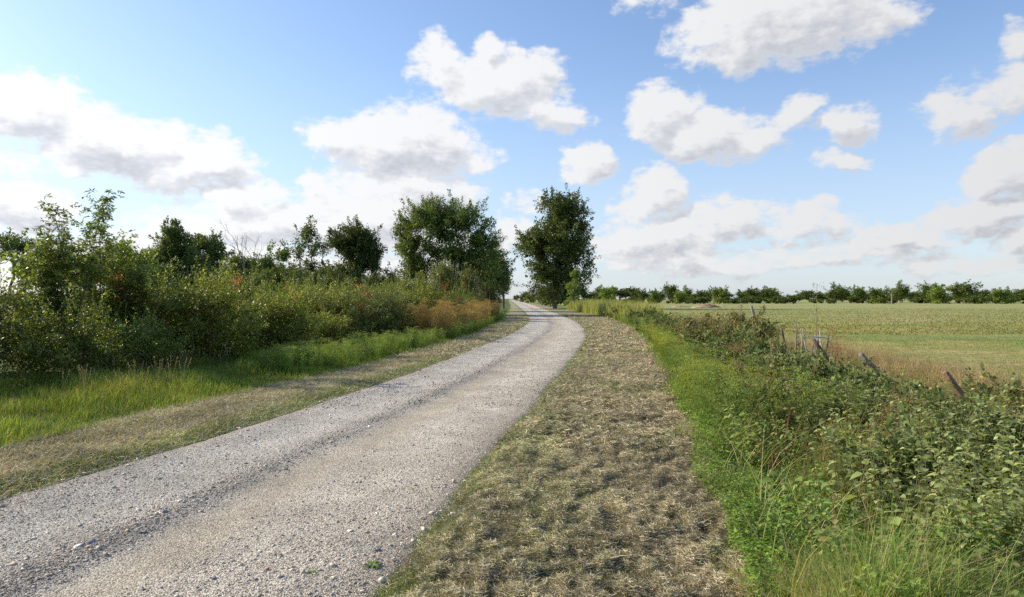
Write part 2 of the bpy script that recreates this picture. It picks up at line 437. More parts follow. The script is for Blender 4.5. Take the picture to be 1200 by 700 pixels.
# ------------------------------------------------------------------ loose gravel on the track
def inview(x, y, m=1.15):
    return (y > 2.6) & (np.abs(x) < y*.75*m+.6)
def sample(n, y0, y1, xf0, xf1, p=1.0, seed=0):
    """n random spots between two lines, thinning out with distance"""
    r = np.random.default_rng(seed)
    u = r.uniform(0, 1, n)
    if abs(p-1) < 1e-6: y = y0*(y1/y0)**u
    else: y = (y0**(1-p)+u*(y1**(1-p)-y0**(1-p)))**(1/(1-p))
    a, b = xf0(y), xf1(y)
    x = a+(b-a)*r.uniform(0, 1, n)
    k = inview(x, y)
    return x[k], y[k], r

OCT = np.array([[1, 0, 0], [0, 1, 0], [-1, 0, 0], [0, -1, 0], [0, 0, 1], [0, 0, -.6]], float)
OT = np.array([[0, 1, 4], [1, 2, 4], [2, 3, 4], [3, 0, 4], [1, 0, 5], [2, 1, 5], [3, 2, 5], [0, 3, 5]])
CUB = np.array([[x, y, z] for z in (-.5, .55) for (x, y) in ((-.8, -.75), (.8, -.8), (.75, .8), (-.8, .75))], float)
CQ = np.array([[4, 5, 6, 7], [0, 1, 5, 4], [1, 2, 6, 5], [2, 3, 7, 6], [3, 0, 4, 7]])
def stones(g, x, y, z, s, c, r, box=False):
    n = len(x); B = CUB if box else OCT
    V = B[None]*s[:, None, None]*r.uniform(.55, 1.25, (n, 1, 3))*np.array([1, .85, .62])
    V = V+r.normal(0, .16, V.shape)*s[:, None, None]
    a = r.uniform(0, 2*PI, n)[:, None]
    V = np.stack([V[:, :, 0]*np.cos(a)-V[:, :, 1]*np.sin(a)+x[:, None], V[:, :, 0]*np.sin(a)+V[:, :, 1]*np.cos(a)+y[:, None], V[:, :, 2]+z[:, None]+s[:, None]*.15], 2)
    m = len(B); off = (np.arange(n)*m)[:, None, None]
    F = (CQ if box else OT)[None]+off
    g.add(V.reshape(-1, 3), q=F.reshape(-1, 4) if box else None, t=None if box else F.reshape(-1, 3), c=np.repeat(c, m, 0))
def stone_tint(n, r):
    pal = np.array([[.52, .48, .43], [.45, .415, .375], [.36, .34, .325], [.25, .24, .245], [.14, .15, .17], [.44, .36, .28], [.64, .61, .57], [.4, .23, .17]])
    k = r.choice(8, n, p=[.28, .24, .16, .07, .03, .12, .08, .02])
    return pal[k]*r.uniform(.8, 1.2, (n, 1))*np.array([1.1, 1.06, .96])
gs = Geo()
for (n, y0, y1, p, sm, box, sd) in ((170000, 2.9, 12, 1.9, .0042, False, 1), (52000, 2.9, 26, 1.7, .0068, False, 2), (4200, 2.9, 22, 1.5, .0105, True, 3), (16000, 10, 50, 1.3, .013, False, 4)):
    x, y, r = sample(n, y0, y1, lambda q: Lf(q)-.12, lambda q: Rf(q)+.16, p, sd)
    s = (x-Lf(y))/(Rf(y)-Lf(y))
    dens = .45+.6*np.exp(-((s-.44)/.07)**2)+.35*np.exp(-((s-.86)/.12)**2)+.3*np.exp(-((s-.1)/.1)**2)-.5*np.exp(-((s-.57)/.07)**4)
    dens = dens*(.6+.8*fbm(x*2, y*1.2, 91, 3))
    dens = dens*(1-.3*sstep(.4, .6, s))
    k = r.uniform(0, 1, len(x)) < dens
    x, y, s = x[k], y[k], s[k]
    z = roadz(x, y)*np.exp(-y/60)+.006
    rg = (Rf(y)-x < 0) | (x-Lf(y) < 0); z = np.where(rg, height(x, y)+.002, z)
    sz = sm*.88*r.lognormal(0, .38, len(x))*(1+.25*np.exp(-((s-.44)/.07)**2))
    stones(gs, x, y, z, np.minimum(sz, .024), stone_tint(len(x), r)*np.where((np.abs(s-.455) < .05) & (r.uniform(0, 1, len(s)) < .5), .62, 1)[:, None], r, box)
tag(gs.build('loose_gravel', M_stone), 'loose grey and buff gravel lying on the track', 'gravel', kind='stuff')

# ------------------------------------------------------------------ mown verges
def pick(pal, w, n, r, var=.2):
    pal = fget(pal); w = fget(w); k = r.choice(len(pal), n, p=w/w.sum())
    return pal[k]*r.uniform(1-var, 1+var, (n, 1))
gh = Geo()
HP = [(.485, .42, .295), (.365, .31, .205), (.25, .2, .13), (.13, .098, .062), (.26, .28, .13), (.40, .38, .235)]
for (n, y0, y1, p, Lm, w, sd) in ((430000, 2.9, 11, 1.7, .045, .0028, 11), (150000, 7, 26, 1.4, .075, .006, 12), (70000, 20, 70, 1.2, .12, .016, 13)):
    x, y, r = sample(n, y0, y1, lambda q: Rf(q)-.02+wob(q, 172, .12, 2.2), lambda q: Vf(q)+.2+wob(q, 173, .2, 1.5), p, sd)
    ln = fbm((x-Rf(y))*13, y*8, 11, 5)
    k = r.uniform(0, 1, len(x)) < np.clip(.25+2.6*(ln-.36), .12, 1)*np.clip((x-Rf(y)-wob(y, 4)+.1)/.35, .1, 1)
    x, y = x[k], y[k]; ln = ln[k]
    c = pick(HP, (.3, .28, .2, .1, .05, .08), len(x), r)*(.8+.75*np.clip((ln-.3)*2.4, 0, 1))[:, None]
    grn = (sstep(.5, .72, fbm(x*.9, y*.5, 61, 3))*.22+np.exp(-(x-Rf(y))/.3)*.3 > r.uniform(0, 1, len(x)))
    c = np.where(grn[:, None], c*np.array([.55, .8, .4]), c)
    straws(gh, x, y, height(x, y)+r.uniform(0, .03, len(x))*np.clip(ln*2, .3, 1.3), Lm*.72*r.lognormal(0, .35, len(x)), w*r.uniform(.6, 1.5, len(x)), c, .16, r)
for (n, y0, y1, p, Lm, w, sd) in ((120000, 4.5, 22, 1.3, .07, .005, 14), (40000, 18, 60, 1.1, .12, .015, 15)):
    x, y, r = sample(n, y0, y1, lambda q: Gf(q)-.2, lambda q: Lf(q)+.02, p, sd)
    t = (x-Gf(y))/(Lf(y)-Gf(y))
    k = r.uniform(0, 1, len(x)) < .45+.9*fbm(x*2.4, y*2.4, 95, 3)*np.exp(-((t-.42)/.4)**2)
    x, y, t = x[k], y[k], t[k]
    c = pick(HP, (.45, .3, .08, .02, .06, .12), len(x), r)*1.2
    straws(gh, x, y, height(x, y)+r.uniform(0, .02, len(x)), Lm*r.lognormal(0, .3, len(x)), w*r.uniform(.6, 1.5, len(x)), c, .3, r)
tag(gh.build('cut_dry_grass', M_hay), 'dry cut grass lying in straw coloured swaths on both verges', 'cut grass', kind='stuff')

GP = [(.15, .24, .045), (.20, .29, .06), (.10, .17, .035), (.30, .30, .10), (.24, .33, .08)]
gg_ = Geo()
# short green growth along both edges of the track and in the verges
x, y, r = sample(60000, 3, 45, lambda q: Lf(q)-.42, lambda q: Lf(q)+.05, 1.3, 21)
k = r.uniform(0, 1, len(x)) < .25+1.1*fbm(x*1.6, y*1.6, 96, 3)*np.exp(-((x-Lf(y)+.12)/.22)**2); x, y = x[k], y[k]
blades(gg_, x, y, height(x, y)-.005, r.uniform(.02, .065, len(x)), .0035+y*.0003, r.uniform(.2, .9, len(x)), pick(GP, (.35, .3, .2, .05, .1), len(x), r), r=r)
x, y, r = sample(110000, 2.9, 45, lambda q: Rf(q)-.06, lambda q: Vf(q)+.05, 1.4, 22)
tt = x-Rf(y)-wob(y, 4, .1)
k = r.uniform(0, 1, len(x)) < np.exp(-(np.maximum(tt, 0)/.32)**2)*sstep(.42, .62, fbm(x*2.2, y*2.2, 97, 3))*1.2+.12*sstep(.5, .7, fbm(x*.9, y*.5, 61, 3))+.02; x, y = x[k], y[k]
blades(gg_, x, y, height(x, y)-.003, r.uniform(.02, .06, len(x)), .003+y*.0003, r.uniform(.2, .9, len(x)), pick(GP, (.3, .25, .2, .15, .1), len(x), r)*.9, r=r)
# stubble between the straw
x, y, r = sample(90000, 2.9, 14, Rf, Vf, 1.6, 23)
k = r.uniform(0, 1, len(x)) < .7*fbm((x-Rf(y))*13, y*8, 11, 5); x, y = x[k], y[k]
blades(gg_, x, y, height(x, y)-.005, r.uniform(.025, .06, len(x)), .0028, r.uniform(.1, .7, len(x)), pick(HP+[(.2, .24, .08)], (.25, .25, .2, .15, .05, .05, .12), len(x), r)*.8, r=r)
# left mown strip, greener
x, y, r = sample(80000, 4, 60, lambda q: Gf(q)-.1, lambda q: Lf(q)-.1, 1.3, 24)
k = r.uniform(0, 1, len(x)) < .2+.7*sstep(.45, .7, fbm(x*1.1, y*.6, 76, 3)); x, y = x[k], y[k]
blades(gg_, x, y, height(x, y)-.005, r.uniform(.015, .045, len(x)), .004+y*.0004, r.uniform(.2, .9, len(x)), pick(GP+[(.4, .38, .2)], (.25, .25, .15, .15, .1, .15), len(x), r), r=r)
tag(gg_.build('short_grass', M_grass), 'short green grass sprouting along the edges of the gravel track', 'grass', kind='stuff')

# ------------------------------------------------------------------ long grass on the left
gl = Geo()
GLP = [(.17, .25, .045), (.24, .31, .06), (.12, .18, .04), (.33, .32, .11), (.44, .37, .2)]
for (n, y0, y1, p, w, sd, d) in ((120000, 4.5, 18, 1.3, .0062, 31, 4.6), (75000, 14, 60, 1.2, .014, 32, 4.0)):
    x, y, r = sample(n, y0, y1, lambda q: Gf(q)-d+np.clip(q-15, 0, 25)*.06, lambda q: Gf(q)+.05, p, sd)
    t = np.clip((Gf(y)-x)/1.5, 0, 1)
    nn = fbm(x*1.3, y*1.3, 98, 3)
    k = r.uniform(0, 1, len(x)) < .35+.9*nn; x, y, t, nn = x[k], y[k], t[k], nn[k]
    h = (.09+.17*t)*(.35+1.2*nn)*r.uniform(.6, 1.25, len(x))
    c = pick(GLP, (.3, .28, .18, .15, .08), len(x), r)*(.6+.8*nn)[:, None]
    c = c*np.array([.9, .97, .76])
    c = np.where((sstep(.5, .65, fbm(x*.5, y*.4, 99, 3))*.6*t > r.uniform(0, 1, len(x)))[:, None], c*np.array([1.35, 1.02, 1.2]), c)
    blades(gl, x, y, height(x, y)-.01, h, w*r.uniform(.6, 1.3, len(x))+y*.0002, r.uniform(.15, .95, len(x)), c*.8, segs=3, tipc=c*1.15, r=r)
tag(gl.build('long_grass', M_grass), 'long bright green grass between the mown strip and the hedge', 'grass', kind='stuff')

# pinkish seeding stems in front of the hedge
gseed = Geo()
pr = Geo(); r0 = np.random.default_rng(5)
for k in range(3):
    a = r0.uniform(0, 2*PI); ln = r0.uniform(.05, .22); hh = r0.uniform(.5, .85)
    P = np.array([[0, 0, 0], [math.cos(a)*ln*.3, math.sin(a)*ln*.3, hh*.5], [math.cos(a)*ln, math.sin(a)*ln, hh]])
    tube(pr, P, [.0022, .0018, .001], 3, (.42, .33, .18))
    nn = 16; tz = r0.uniform(.72, 1, nn)
    pos = np.array([[np.interp(t, [0, .5, 1], P[:, i]) for i in range(3)] for t in tz])
    leaves(pr, pos, r0.normal(0, .5, (nn, 3))+[0, 0, .9], .035, .35, (.33, .25, .15), r=r0)
x, y, r = sample(170, 6.5, 18, lambda q: Gf(q)-3.4, lambda q: Gf(q)-.9, 1.2, 41)
k = r.uniform(0, 1, len(x)) < sstep(.4, .6, fbm(x*.5, y*.4, 99, 3)); x, y = x[k], y[k]
stamp(gseed, pr, x, y, height(x, y), r.uniform(0, 6, len(x)), r.uniform(.5, .9, len(x)), r.normal(0, .16, (len(x), 2)))
tag(gseed.build('seeding_grass', M_hay), 'tall pinkish seeding grass stems in front of the dark hedge', 'grass', kind='stuff')

# ------------------------------------------------------------------ right bank of weeds
def vein(x, y, seed, s=.9): return fbm(x*s, y*s, seed, 3)
gb = Geo()
BP = [(.16, .26, .05), (.22, .32, .065), (.11, .19, .04), (.30, .32, .11), (.40, .36, .18)]
for (n, y0, y1, p, w, sd) in ((105000, 2.9, 12, 1.5, .0048, 51), (70000, 9, 50, 1.3, .011, 52)):
    x, y, r = sample(n, y0, y1, lambda q: Vf(q)-.12+wob(q, 171, .25, 1.6), lambda q: Ff(q)+.8, p, sd)
    t = (x-Vf(y))/(Ff(y)-Vf(y))
    nn = vein(x, y, 101, 1.1)
    k = r.uniform(0, 1, len(x)) < np.clip(1.25-1.1*t, .25, 1)*(.15+1.5*sstep(.3, .6, nn)); x, y, t, nn = x[k], y[k], t[k], nn[k]
    h = np.clip((x-Vf(y)+.1)/.5, .3, 1)*(.06+1.05*nn**2)*r.uniform(.5, 1.3, len(x))*np.clip(1.1-.55*t, .4, 1.1)
    dry = .1+sstep(.4, .85, t)*.6+sstep(.5, .62, vein(x, y, 102, .9))*.5
    c = pick(BP, (.3, .26, .22, .12, .06), len(x), r)*(.8+.4*nn)[:, None]
    c = np.where((dry > r.uniform(0, 1, len(x)))[:, None], pick([(.45, .36, .21), (.34, .24, .14), (.28, .3, .11)], (.4, .3, .3), len(x), r), c)
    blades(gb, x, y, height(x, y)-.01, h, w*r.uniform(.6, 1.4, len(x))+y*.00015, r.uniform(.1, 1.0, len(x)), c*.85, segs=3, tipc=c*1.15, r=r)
x, y, r = sample(110000, 4.5, 22, lambda q: Vf(q)+(Ff(q)-Vf(q))*.5, lambda q: Ff(q)+1.9, 1.2, 57)
k = r.uniform(0, 1, len(x)) < .08+.62*sstep(.42, .62, vein(x, y, 140, .9)); x, y = x[k], y[k]
blades(gb, x, y, height(x, y)-.01, r.uniform(.14, .52, len(x)), .006, r.uniform(.3, 1.0, len(x)), pick([(.46, .36, .22), (.36, .26, .15), (.5, .42, .27), (.3, .19, .12)], (.35, .3, .2, .15), len(x), r), segs=2, r=r)
# a few long pale arching blades near the camera
x, y, r = sample(420, 3.2, 9, lambda q: Vf(q)+.1, lambda q: Vf(q)+2.6, 1.2, 53)
blades(gb, x, y, height(x, y), r.uniform(.45, .8, len(x)), .008, r.uniform(.5, 1.1, len(x)), pick([(.34, .36, .12), (.5, .44, .24), (.3, .38, .1)], (1, 1, 1), len(x), r), segs=4, r=r)
tag(gb.build('bank_grass', M_grass), 'tangled green and dry grass on the bank beside the mown verge', 'grass', kind='stuff')

# low leafy herbs
def carpet(g, n, y0, y1, p, f0, f1, pal, w, size, hmax, sd, keep=None, aspect=.6, big=False):
    x, y, r = sample(n, y0, y1, f0, f1, p, sd)
    if keep is not None:
        k = r.uniform(0, 1, len(x)) < keep(x, y); x, y = x[k], y[k]
    hh = hmax(x, y) if callable(hmax) else hmax
    z = height(x, y)+hh*r.uniform(.15, 1, len(x))**.7
    a = r.normal(0, 1, (len(x), 3))*[1, 1, .35]
    c = pick(pal, w, len(x), r, .25)
    sz = size*r.lognormal(0, .3, len(x))*(1+y*.02)
    (bigleaves if big else leaves)(g, np.stack([x, y, z], 1), a, sz, aspect, c, r=r)
gc = Geo()
T = lambda x, y: (x-Vf(y))/(Ff(y)-Vf(y))
carpet(gc, 130000, 2.9, 30, 1.5, lambda q: Vf(q)-.02, lambda q: Ff(q), [(.13, .22, .045), (.2, .3, .06), (.09, .15, .035), (.27, .33, .08)], (.35, .3, .2, .15), .022,
       lambda x, y: .06+.42*vein(x, y, 103, 1.3)*np.clip((x-Vf(y))/.4, .2, 1), 54, lambda x, y: .25+.9*sstep(.4, .65, vein(x, y, 103, 1.3)))
carpet(gc, 60000, 2.9, 14, 1.3, lambda q: Vf(q)+.3, lambda q: Ff(q), [(.2, .3, .07), (.28, .36, .1), (.14, .2, .05), (.33, .3, .12)], (.35, .25, .25, .15), .036,
       lambda x, y: .1+.6*vein(x, y, 150, 1.9), 58, lambda x, y: sstep(.5, .62, vein(x, y, 150, 1.9)), .7, True)
carpet(gc, 40000, 2.9, 30, 1.3, lambda q: Vf(q)-.1+wob(q, 170, .22, 1.3), lambda q: Vf(q)+.55, [(.19, .32, .05), (.27, .4, .07), (.14, .24, .04)], (1, 1, .7), .02,
       lambda x, y: .03+.3*vein(x, y, 151, 2.2), 59, lambda x, y: .3+.7*vein(x, y, 151, 2.2))
carpet(gc, 40000, 3, 12, 1.2, lambda q: Vf(q)+1.2, lambda q: Ff(q)+.6, [(.35, .28, .16), (.25, .16, .1), (.4, .36, .2), (.2, .22, .08)], (.3, .3, .2, .2), .02,
       lambda x, y: .05+.25*vein(x, y, 104, 1.3), 55, lambda x, y: .2+.8*sstep(.45, .6, vein(x, y, 105, .8)))
tag(gc.build('leafy_weeds', M_herb), 'low leafy green weeds spreading through the bank grass', 'weeds', kind='stuff')

def nettle_proto(seed, h=.75, lv=10, ls=.105, cols=((.29, .36, .16), (.38, .45, .23), (.2, .27, .11))):
    g = Geo(); r = np.random.default_rng(seed)
    bx, by = r.normal(0, .06, 2)
    P = np.array([[0, 0, 0], [bx*.4, by*.4, h*.5], [bx, by, h]])
    tube(g, P, [.004, .003, .0015], 4, (.2, .2, .1))
    pos = []; ax = []; sz = []
    for i in range(lv):
        t = .12+.88*i/(lv-1); p = [np.interp(t, [0, .5, 1], P[:, k]) for k in range(3)]
        a = i*PI/2+r.uniform(-.3, .3)
        for s in (0, PI):
            pos.append(p); ax.append((math.cos(a+s), math.sin(a+s), r.uniform(-.4, .8))); sz.append(ls*(1-.55*max(t-.45, 0)/.55)*r.uniform(.8, 1.2))
    bigleaves(g, fget(pos), fget(ax), fget(sz), .58, pick(cols, (1, 1, 1), len(pos), r)*np.array([1.08, 1, .8]), .3, r=r)
    return g
gn = Geo()
protos = [nettle_proto(i, .7+.05*i) for i in range(4)]
def plants(g, protos, n, y0, y1, f0, f1, keep, sc0, sc1, sd, tilt=.1, p=1.0, cvar=.2):
    x, y, r = sample(n, y0, y1, f0, f1, p, sd)
    k = r.uniform(0, 1, len(x)) < keep(x, y); x, y = x[k], y[k]
    w = r.integers(0, len(protos), len(x))
    for i, pr_ in enumerate(protos):
        m = w == i
        if m.sum() == 0: continue
        nn = int(m.sum())
        stamp(g, pr_, x[m], y[m], height(x[m], y[m])-.01, r.uniform(0, 2*PI, nn), r.uniform(sc0, sc1, nn), r.normal(0, tilt, (nn, 2)), np.repeat(r.uniform(1-cvar, 1+cvar, (nn, 1)), 3, 1))
def blob(cx, cy, rx, ry):
    return lambda x, y: np.clip(1.5-1.5*(((x-cx)/rx)**2+((y-cy)/ry)**2)**.5, 0, 1)
def anyof(*fs):
    return lambda x, y: np.max([f(x, y) for f in fs], 0)
nk = lambda x, y: (.1+1.1*sstep(.44, .56, vein(x, y, 130, 2.3)))*anyof(blob(3.6, 5.3, 1.2, 1.1), blob(4.3, 6.6, 1.2, 1.0), blob(4.3, 8.6, 1.3, 1.6), blob(5.2, 10.5, 1.4, 1.8), blob(4.2, 5.2, 1.0, .9), blob(3.0, 4.1, .7, .5))(x, y)
plants(gn, protos, 4200, 3.2, 8.2, lambda q: Vf(q)+.6, lambda q: Ff(q)-.3, lambda x, y: nk(x, y)*(1-sstep(.72, .88, T(x, y))), .45, 1.12, 61, .2, 1.0, .38)
plants(gn, protos, 3600, 8.2, 16, lambda q: Vf(q)+.6, lambda q: Ff(q)-.6, lambda x, y: nk(x, y)*(1-sstep(.55, .72, T(x, y))), .35, .72, 62, .2, 1.0, .38)
tag(gn.build('nettles', M_herb), 'grey green nettles with broad drooping leaves on the bank', 'nettles', kind='stuff')

# yellow green feathery herb along the far half of the verge rim, and russet docks
def feather_proto(seed, cols, h=.8, tips=(.45, .42, .08), ntip=30):
    g = Geo(); r = np.random.default_rng(seed)
    for b in range(5):
        a = r.uniform(0, 2*PI); q = r.uniform(.05, .2); hh = h*r.uniform(.7, 1.05)
        P = np.array([[0, 0, 0], [math.cos(a)*q*.35, math.sin(a)*q*.35, hh*.55], [math.cos(a)*q, math.sin(a)*q, hh]])
        tube(g, P, [.004, .003, .0015], 3, cols[0])
        n = 46; t = r.uniform(.1, 1, n); pos = np.stack([np.interp(t, [0, .5, 1], P[:, k]) for k in range(3)], 1)
        ax = r.normal(0, 1, (n, 3))*[1, 1, .4]+[0, 0, .5]
        pos = pos+unit(ax)*r.uniform(0, .09, (n, 1))
        leaves(g, pos, ax, r.uniform(.03, .06, n), .35, pick(cols, np.ones(len(cols)), n, r), r=r)
        n = ntip; pos = P[-1]+r.normal(0, 1, (n, 3))*[.05, .05, .014]
        leaves(g, pos, r.normal(0, 1, (n, 3)), .016, .8, tips, r=r)
    return g
gf = Geo()
yp = [feather_proto(70+i, ((.28, .34, .05), (.36, .40, .07), (.2, .27, .05)), .62) for i in range(3)]
plants(gf, yp, 1500, 8, 34, lambda q: Vf(q)+.05, lambda q: Vf(q)+2.0, lambda x, y: sstep(9, 12, y)*np.clip(1.5-(x-Vf(y))/1.3, 0, 1)*sstep(.3, .55, vein(x, y, 110, .6))*(1-.8*sstep(20, 30, y)), .6, 1.05, 71, .12)
tag(gf.build('yellow_herbs', M_herb), 'yellow green feathery herbs in flower along the rim of the verge', 'weeds', kind='stuff')

gd = Geo()
dp = [feather_proto(80+i, ((.25, .19, .1), (.3, .23, .12), (.17, .19, .07)), .8, ((.30, .17, .09), (.34, .26, .14), (.26, .15, .09))[i], 45) for i in range(3)]
plants(gd, dp, 900, 6, 40, lambda q: Vf(q)+1.0, lambda q: Ff(q)+.6, lambda x, y: (.1+.8*sstep(.5, .66, vein(x, y, 111, .5)))*np.where((y < 16.5), .3, 1)*np.where((y < 17) & (T(x, y) > .65), .2, 1), .5, .95, 72, .14)

# upright reddish brown stalks among the weeds
x, y, r = sample(2600, 3.6, 22, lambda q: Vf(q)+.5, lambda q: Ff(q)+.4, 1.2, 160)
k = r.uniform(0, 1, len(x)) < .15+.85*sstep(.45, .6, vein(x, y, 161, .8)); x, y = x[k], y[k]
blades(gd, x, y, height(x, y), r.uniform(.3, .75, len(x)), .009, r.uniform(.05, .5, len(x)), pick([(.28, .14, .09), (.36, .25, .15), (.2, .14, .08)], (1, 1, 1), len(x), r), segs=3, r=r)
tag(gd.build('russet_weeds', M_herb), 'russet seeding weeds rising out of the bank', 'weeds', kind='stuff')
# orange docks at the foot of the left hedge, far along the track
go = Geo()
op = [feather_proto(90+i, ((.32, .22, .09), (.36, .30, .13), (.2, .24, .07), (.28, .2, .1)), 1.15, ((.38, .2, .08), (.42, .3, .12), (.33, .24, .1))[i], 70) for i in range(3)]
plants(go, op, 800, 24, 52, lambda q: Gf(q)-2.0, lambda q: Gf(q)-.3, lambda x, y: np.clip((y-24)/4, 0, 1)*np.clip((54-y)/8, 0, 1)*(.15+1.0*sstep(.42, .56, vein(x, y, 120, .55))), .5, 1.35, 73, .12, .8)
tag(go.build('orange_docks', M_herb), 'orange brown seeding docks below the big ash tree', 'weeds', kind='stuff')
gg2 = Geo()
gp = [feather_proto(95+i, ((.2, .3, .06), (.27, .36, .08), (.14, .22, .05)), .8, (.3, .36, .1), 30) for i in range(3)]
plants(gg2, gp, 1300, 14, 62, lambda q: Gf(q)-1.5, lambda q: Gf(q)-.1, lambda x, y: .8+0*x, .35, .75, 74, .12, .8)
plants(gg2, gp, 1600, 8, 60, lambda q: Vf(q)+.05, lambda q: Vf(q)+2.2, lambda x, y: .35+.5*vein(x, y, 112, .7), .45, .95, 75, .12, .9)
# tall pale reeds by the right hand tree
x, y, r = sample(9000, 46, 100, lambda q: Vf(q)+.2, lambda q: Vf(q)+3.2, .8, 76)
blades(gg2, x, y, height(x, y), r.uniform(.7, 1.7, len(x))*np.clip(1.25-np.abs(y-70)/60, .5, 1), .05, r.uniform(.05, .4, len(x)), pick([(.36, .38, .12), (.28, .33, .09), (.42, .38, .17)], (1, 1, .6), len(x), r), segs=2, r=r)
tag(gg2.build('rim_weeds', M_herb), 'fresh green herbs and pale reeds lining the far verges', 'weeds', kind='stuff')

# field turf near the fence
gt = Geo()
for (n, y0, y1, p, w, hh, sd) in ((120000, 7, 40, 1.5, .006, .05, 81), (40000, 30, 110, 1.1, .03, .08, 82)):
    x, y, r = sample(n, y0, y1, lambda q: Ff(q)+.3, lambda q: q*.85+2, p, sd)
    k = r.uniform(0, 1, len(x)) < .3+.9*fbm(x*.9, y*.9, 115, 3); x, y = x[k], y[k]
    tc_ = ground_tint(x, y)*r.uniform(.6, 1.3, (len(x), 1))*np.array([.93, .9, .7])
    fl = np.exp(-((y-25)/2.2)**2)*sstep(10.5, 12.5, x)*(1-sstep(19, 30, x))
    edge = np.exp(-np.maximum(x-Ff(y)-.5, 0)/1.2)
    blades(gt, x, y, height(x, y)-.004, hh*(1+1.0*fl+2.2*edge)*r.uniform(.4, 1.4, len(x)), w*(1+y*.02), r.uniform(.2, 1, len(x)), tc_, r=r)
tag(gt.build('pasture_grass', M_grass), 'short dry pasture grass in the field beyond the fence posts', 'grass', kind='stuff')

# ------------------------------------------------------------------ trees and shrubs
def tree_geo(seed, lobes, trunk_h, trunk_r, nclump, per, clump_r, leaf, pal, wts, bark=(.16, .13, .1), shell=.55, flat=.75, base=(0, 0), lean=(0, 0), stems=1, width=.6, twig=.35, gap=0.0):
    r = np.random.default_rng(seed)
    bk = Geo(); cr = Geo()
    vol = np.array([l[3]*l[5] for l in lobes]); vol = vol/vol.sum()
    C = []
    while len(C) < nclump:
        l = lobes[r.choice(len(lobes), p=vol)]
        d = r.normal(0, 1, 3); d /= np.linalg.norm(d)
        rad = (shell+(1-shell)*r.uniform()) if r.uniform() < .75 else r.uniform(.1, shell)
        p = np.array(l[:3])+d*rad*np.array(l[3:])
        if gap and r.uniform() < gap and fbm(np.array([p[0]*.6]), np.array([p[2]*.6]), seed, 2)[0] < .5: continue
        C.append(p)
    C = np.array(C)
    nodes = []; par = []
    for s in range(stems):
        a = 2*PI*s/max(stems, 1); o = .12*trunk_h*(stems > 1)
        prev = -1
        for k in range(9):
            t = k/8
            nodes.append([base[0]+math.cos(a)*o*t*1.6+lean[0]*t+r.normal(0, .012)*trunk_h*t, base[1]+math.sin(a)*o*t*1.6+lean[1]*t+r.normal(0, .012)*trunk_h*t, trunk_h*t-.1*(k == 0)])
            par.append(prev); prev = len(nodes)-1
    ax = np.array([base[0], base[1], trunk_h*.8])
    order = np.argsort(np.linalg.norm((C-ax), axis=1))
    tips = []
    for ci in order:
        c = C[ci]; A = np.array(nodes)
        d = np.linalg.norm(A-c, axis=1)+np.maximum(A[:, 2]-c[2]+.15*trunk_h*.3, 0)*1.4+(A[:, 2] < trunk_h*.25)*3
        j = int(np.argmin(d)); a = A[j]; L = np.linalg.norm(c-a)
        m = max(1, min(5, int(L/(.35*clump_r+.05))))
        prev = j; sag = r.normal(0, .08, 3)*L
        for k in range(1, m+1):
            t = k/m; p = a+(c-a)*t+sag*math.sin(PI*t)+np.array([0, 0, .1*L])*math.sin(PI*t)
            nodes.append(list(p)); par.append(prev); prev = len(nodes)-1
        tips.append(prev)
    A = np.array(nodes); W = np.zeros(len(A)); W[tips] = 1
    for i in range(len(A)-1, -1, -1):
        if par[i] >= 0: W[par[i]] += W[i]
    rad = trunk_r*(np.maximum(W, .3)/max(W.max(), 1))**.5
    hasb = rad > 0
    for i in range(len(A)):
        if par[i] < 0: continue
        p0 = A[par[i]]; p1 = A[i]
        r0 = min(rad[par[i]], rad[i]*1.6)
        tube(bk, np.array([p0, p1]), [r0, rad[i]], 6 if rad[i] > trunk_r*.3 else 4, bark, cap=False)
    # foliage
    n = nclump*per
    cid = np.repeat(np.arange(nclump), per)
    csz = clump_r*r.uniform(.6, 1.35, nclump)
    d = r.normal(0, 1, (n, 3)); d = unit(d)*(r.uniform(0, 1, (n, 1))**.45)
    P = C[cid]+d*csz[cid][:, None]*[1, 1, flat]
    axd = unit(d+r.normal(0, .6, (n, 3))-[0, 0, .15])
    ctint = r.uniform(.8, 1.2, nclump)
    cc = pick(pal, wts, n, r, .22)*ctint[cid][:, None]
    leaves(cr, P, axd, leaf*r.lognormal(0, .28, n), width, cc, r=r)
    # sprays that break the outline
    if twig:
        m = nclump//2; ids = r.choice(nclump, m); ctr = C.mean(0)
        out = unit(unit(C[ids]-ctr)+[0, 0, .7]+r.normal(0, .3, (m, 3)))
        for q in range(int(per*.25)):
            t = r.uniform(.7, 1.0+twig*1.6, (m, 1))
            P = C[ids]+out*csz[ids][:, None]*t*1.25+r.normal(0, clump_r*.13, (m, 3))
            leaves(cr, P, out+r.normal(0, .7, (m, 3)), leaf*r.lognormal(0, .25, m), width, pick(pal, wts, m, r, .2), r=r)
    return bk, cr

def add_tree(name, label, cat, loc, bk, cr, mat=None, rz=0, group=None, crown='crown', trunk='trunk'):
    t = thing(name, label, cat, loc, rz, group)
    bk.build(trunk, M_bark, t, smooth=True); cr.build(crown, mat or M_leaf, t)
    return t

def at(px, Y):
    """x of a column of the view at distance Y, used only to note where things stood in the survey"""
    return (px-600)/800*Y
def hz(py, Y):
    return CAM_H+(350-py)/800*Y

OAK = [(.10, .14, .038), (.14, .185, .05), (.07, .1, .028), (.2, .25, .07)]
ASH = [(.125, .18, .045), (.18, .24, .06), (.085, .125, .032), (.26, .31, .085)]
OLV = [(.13, .16, .04), (.18, .20, .05), (.09, .11, .03), (.24, .24, .07)]
LIT = [(.17, .24, .055), (.24, .31, .07), (.12, .18, .04), (.31, .36, .09)]

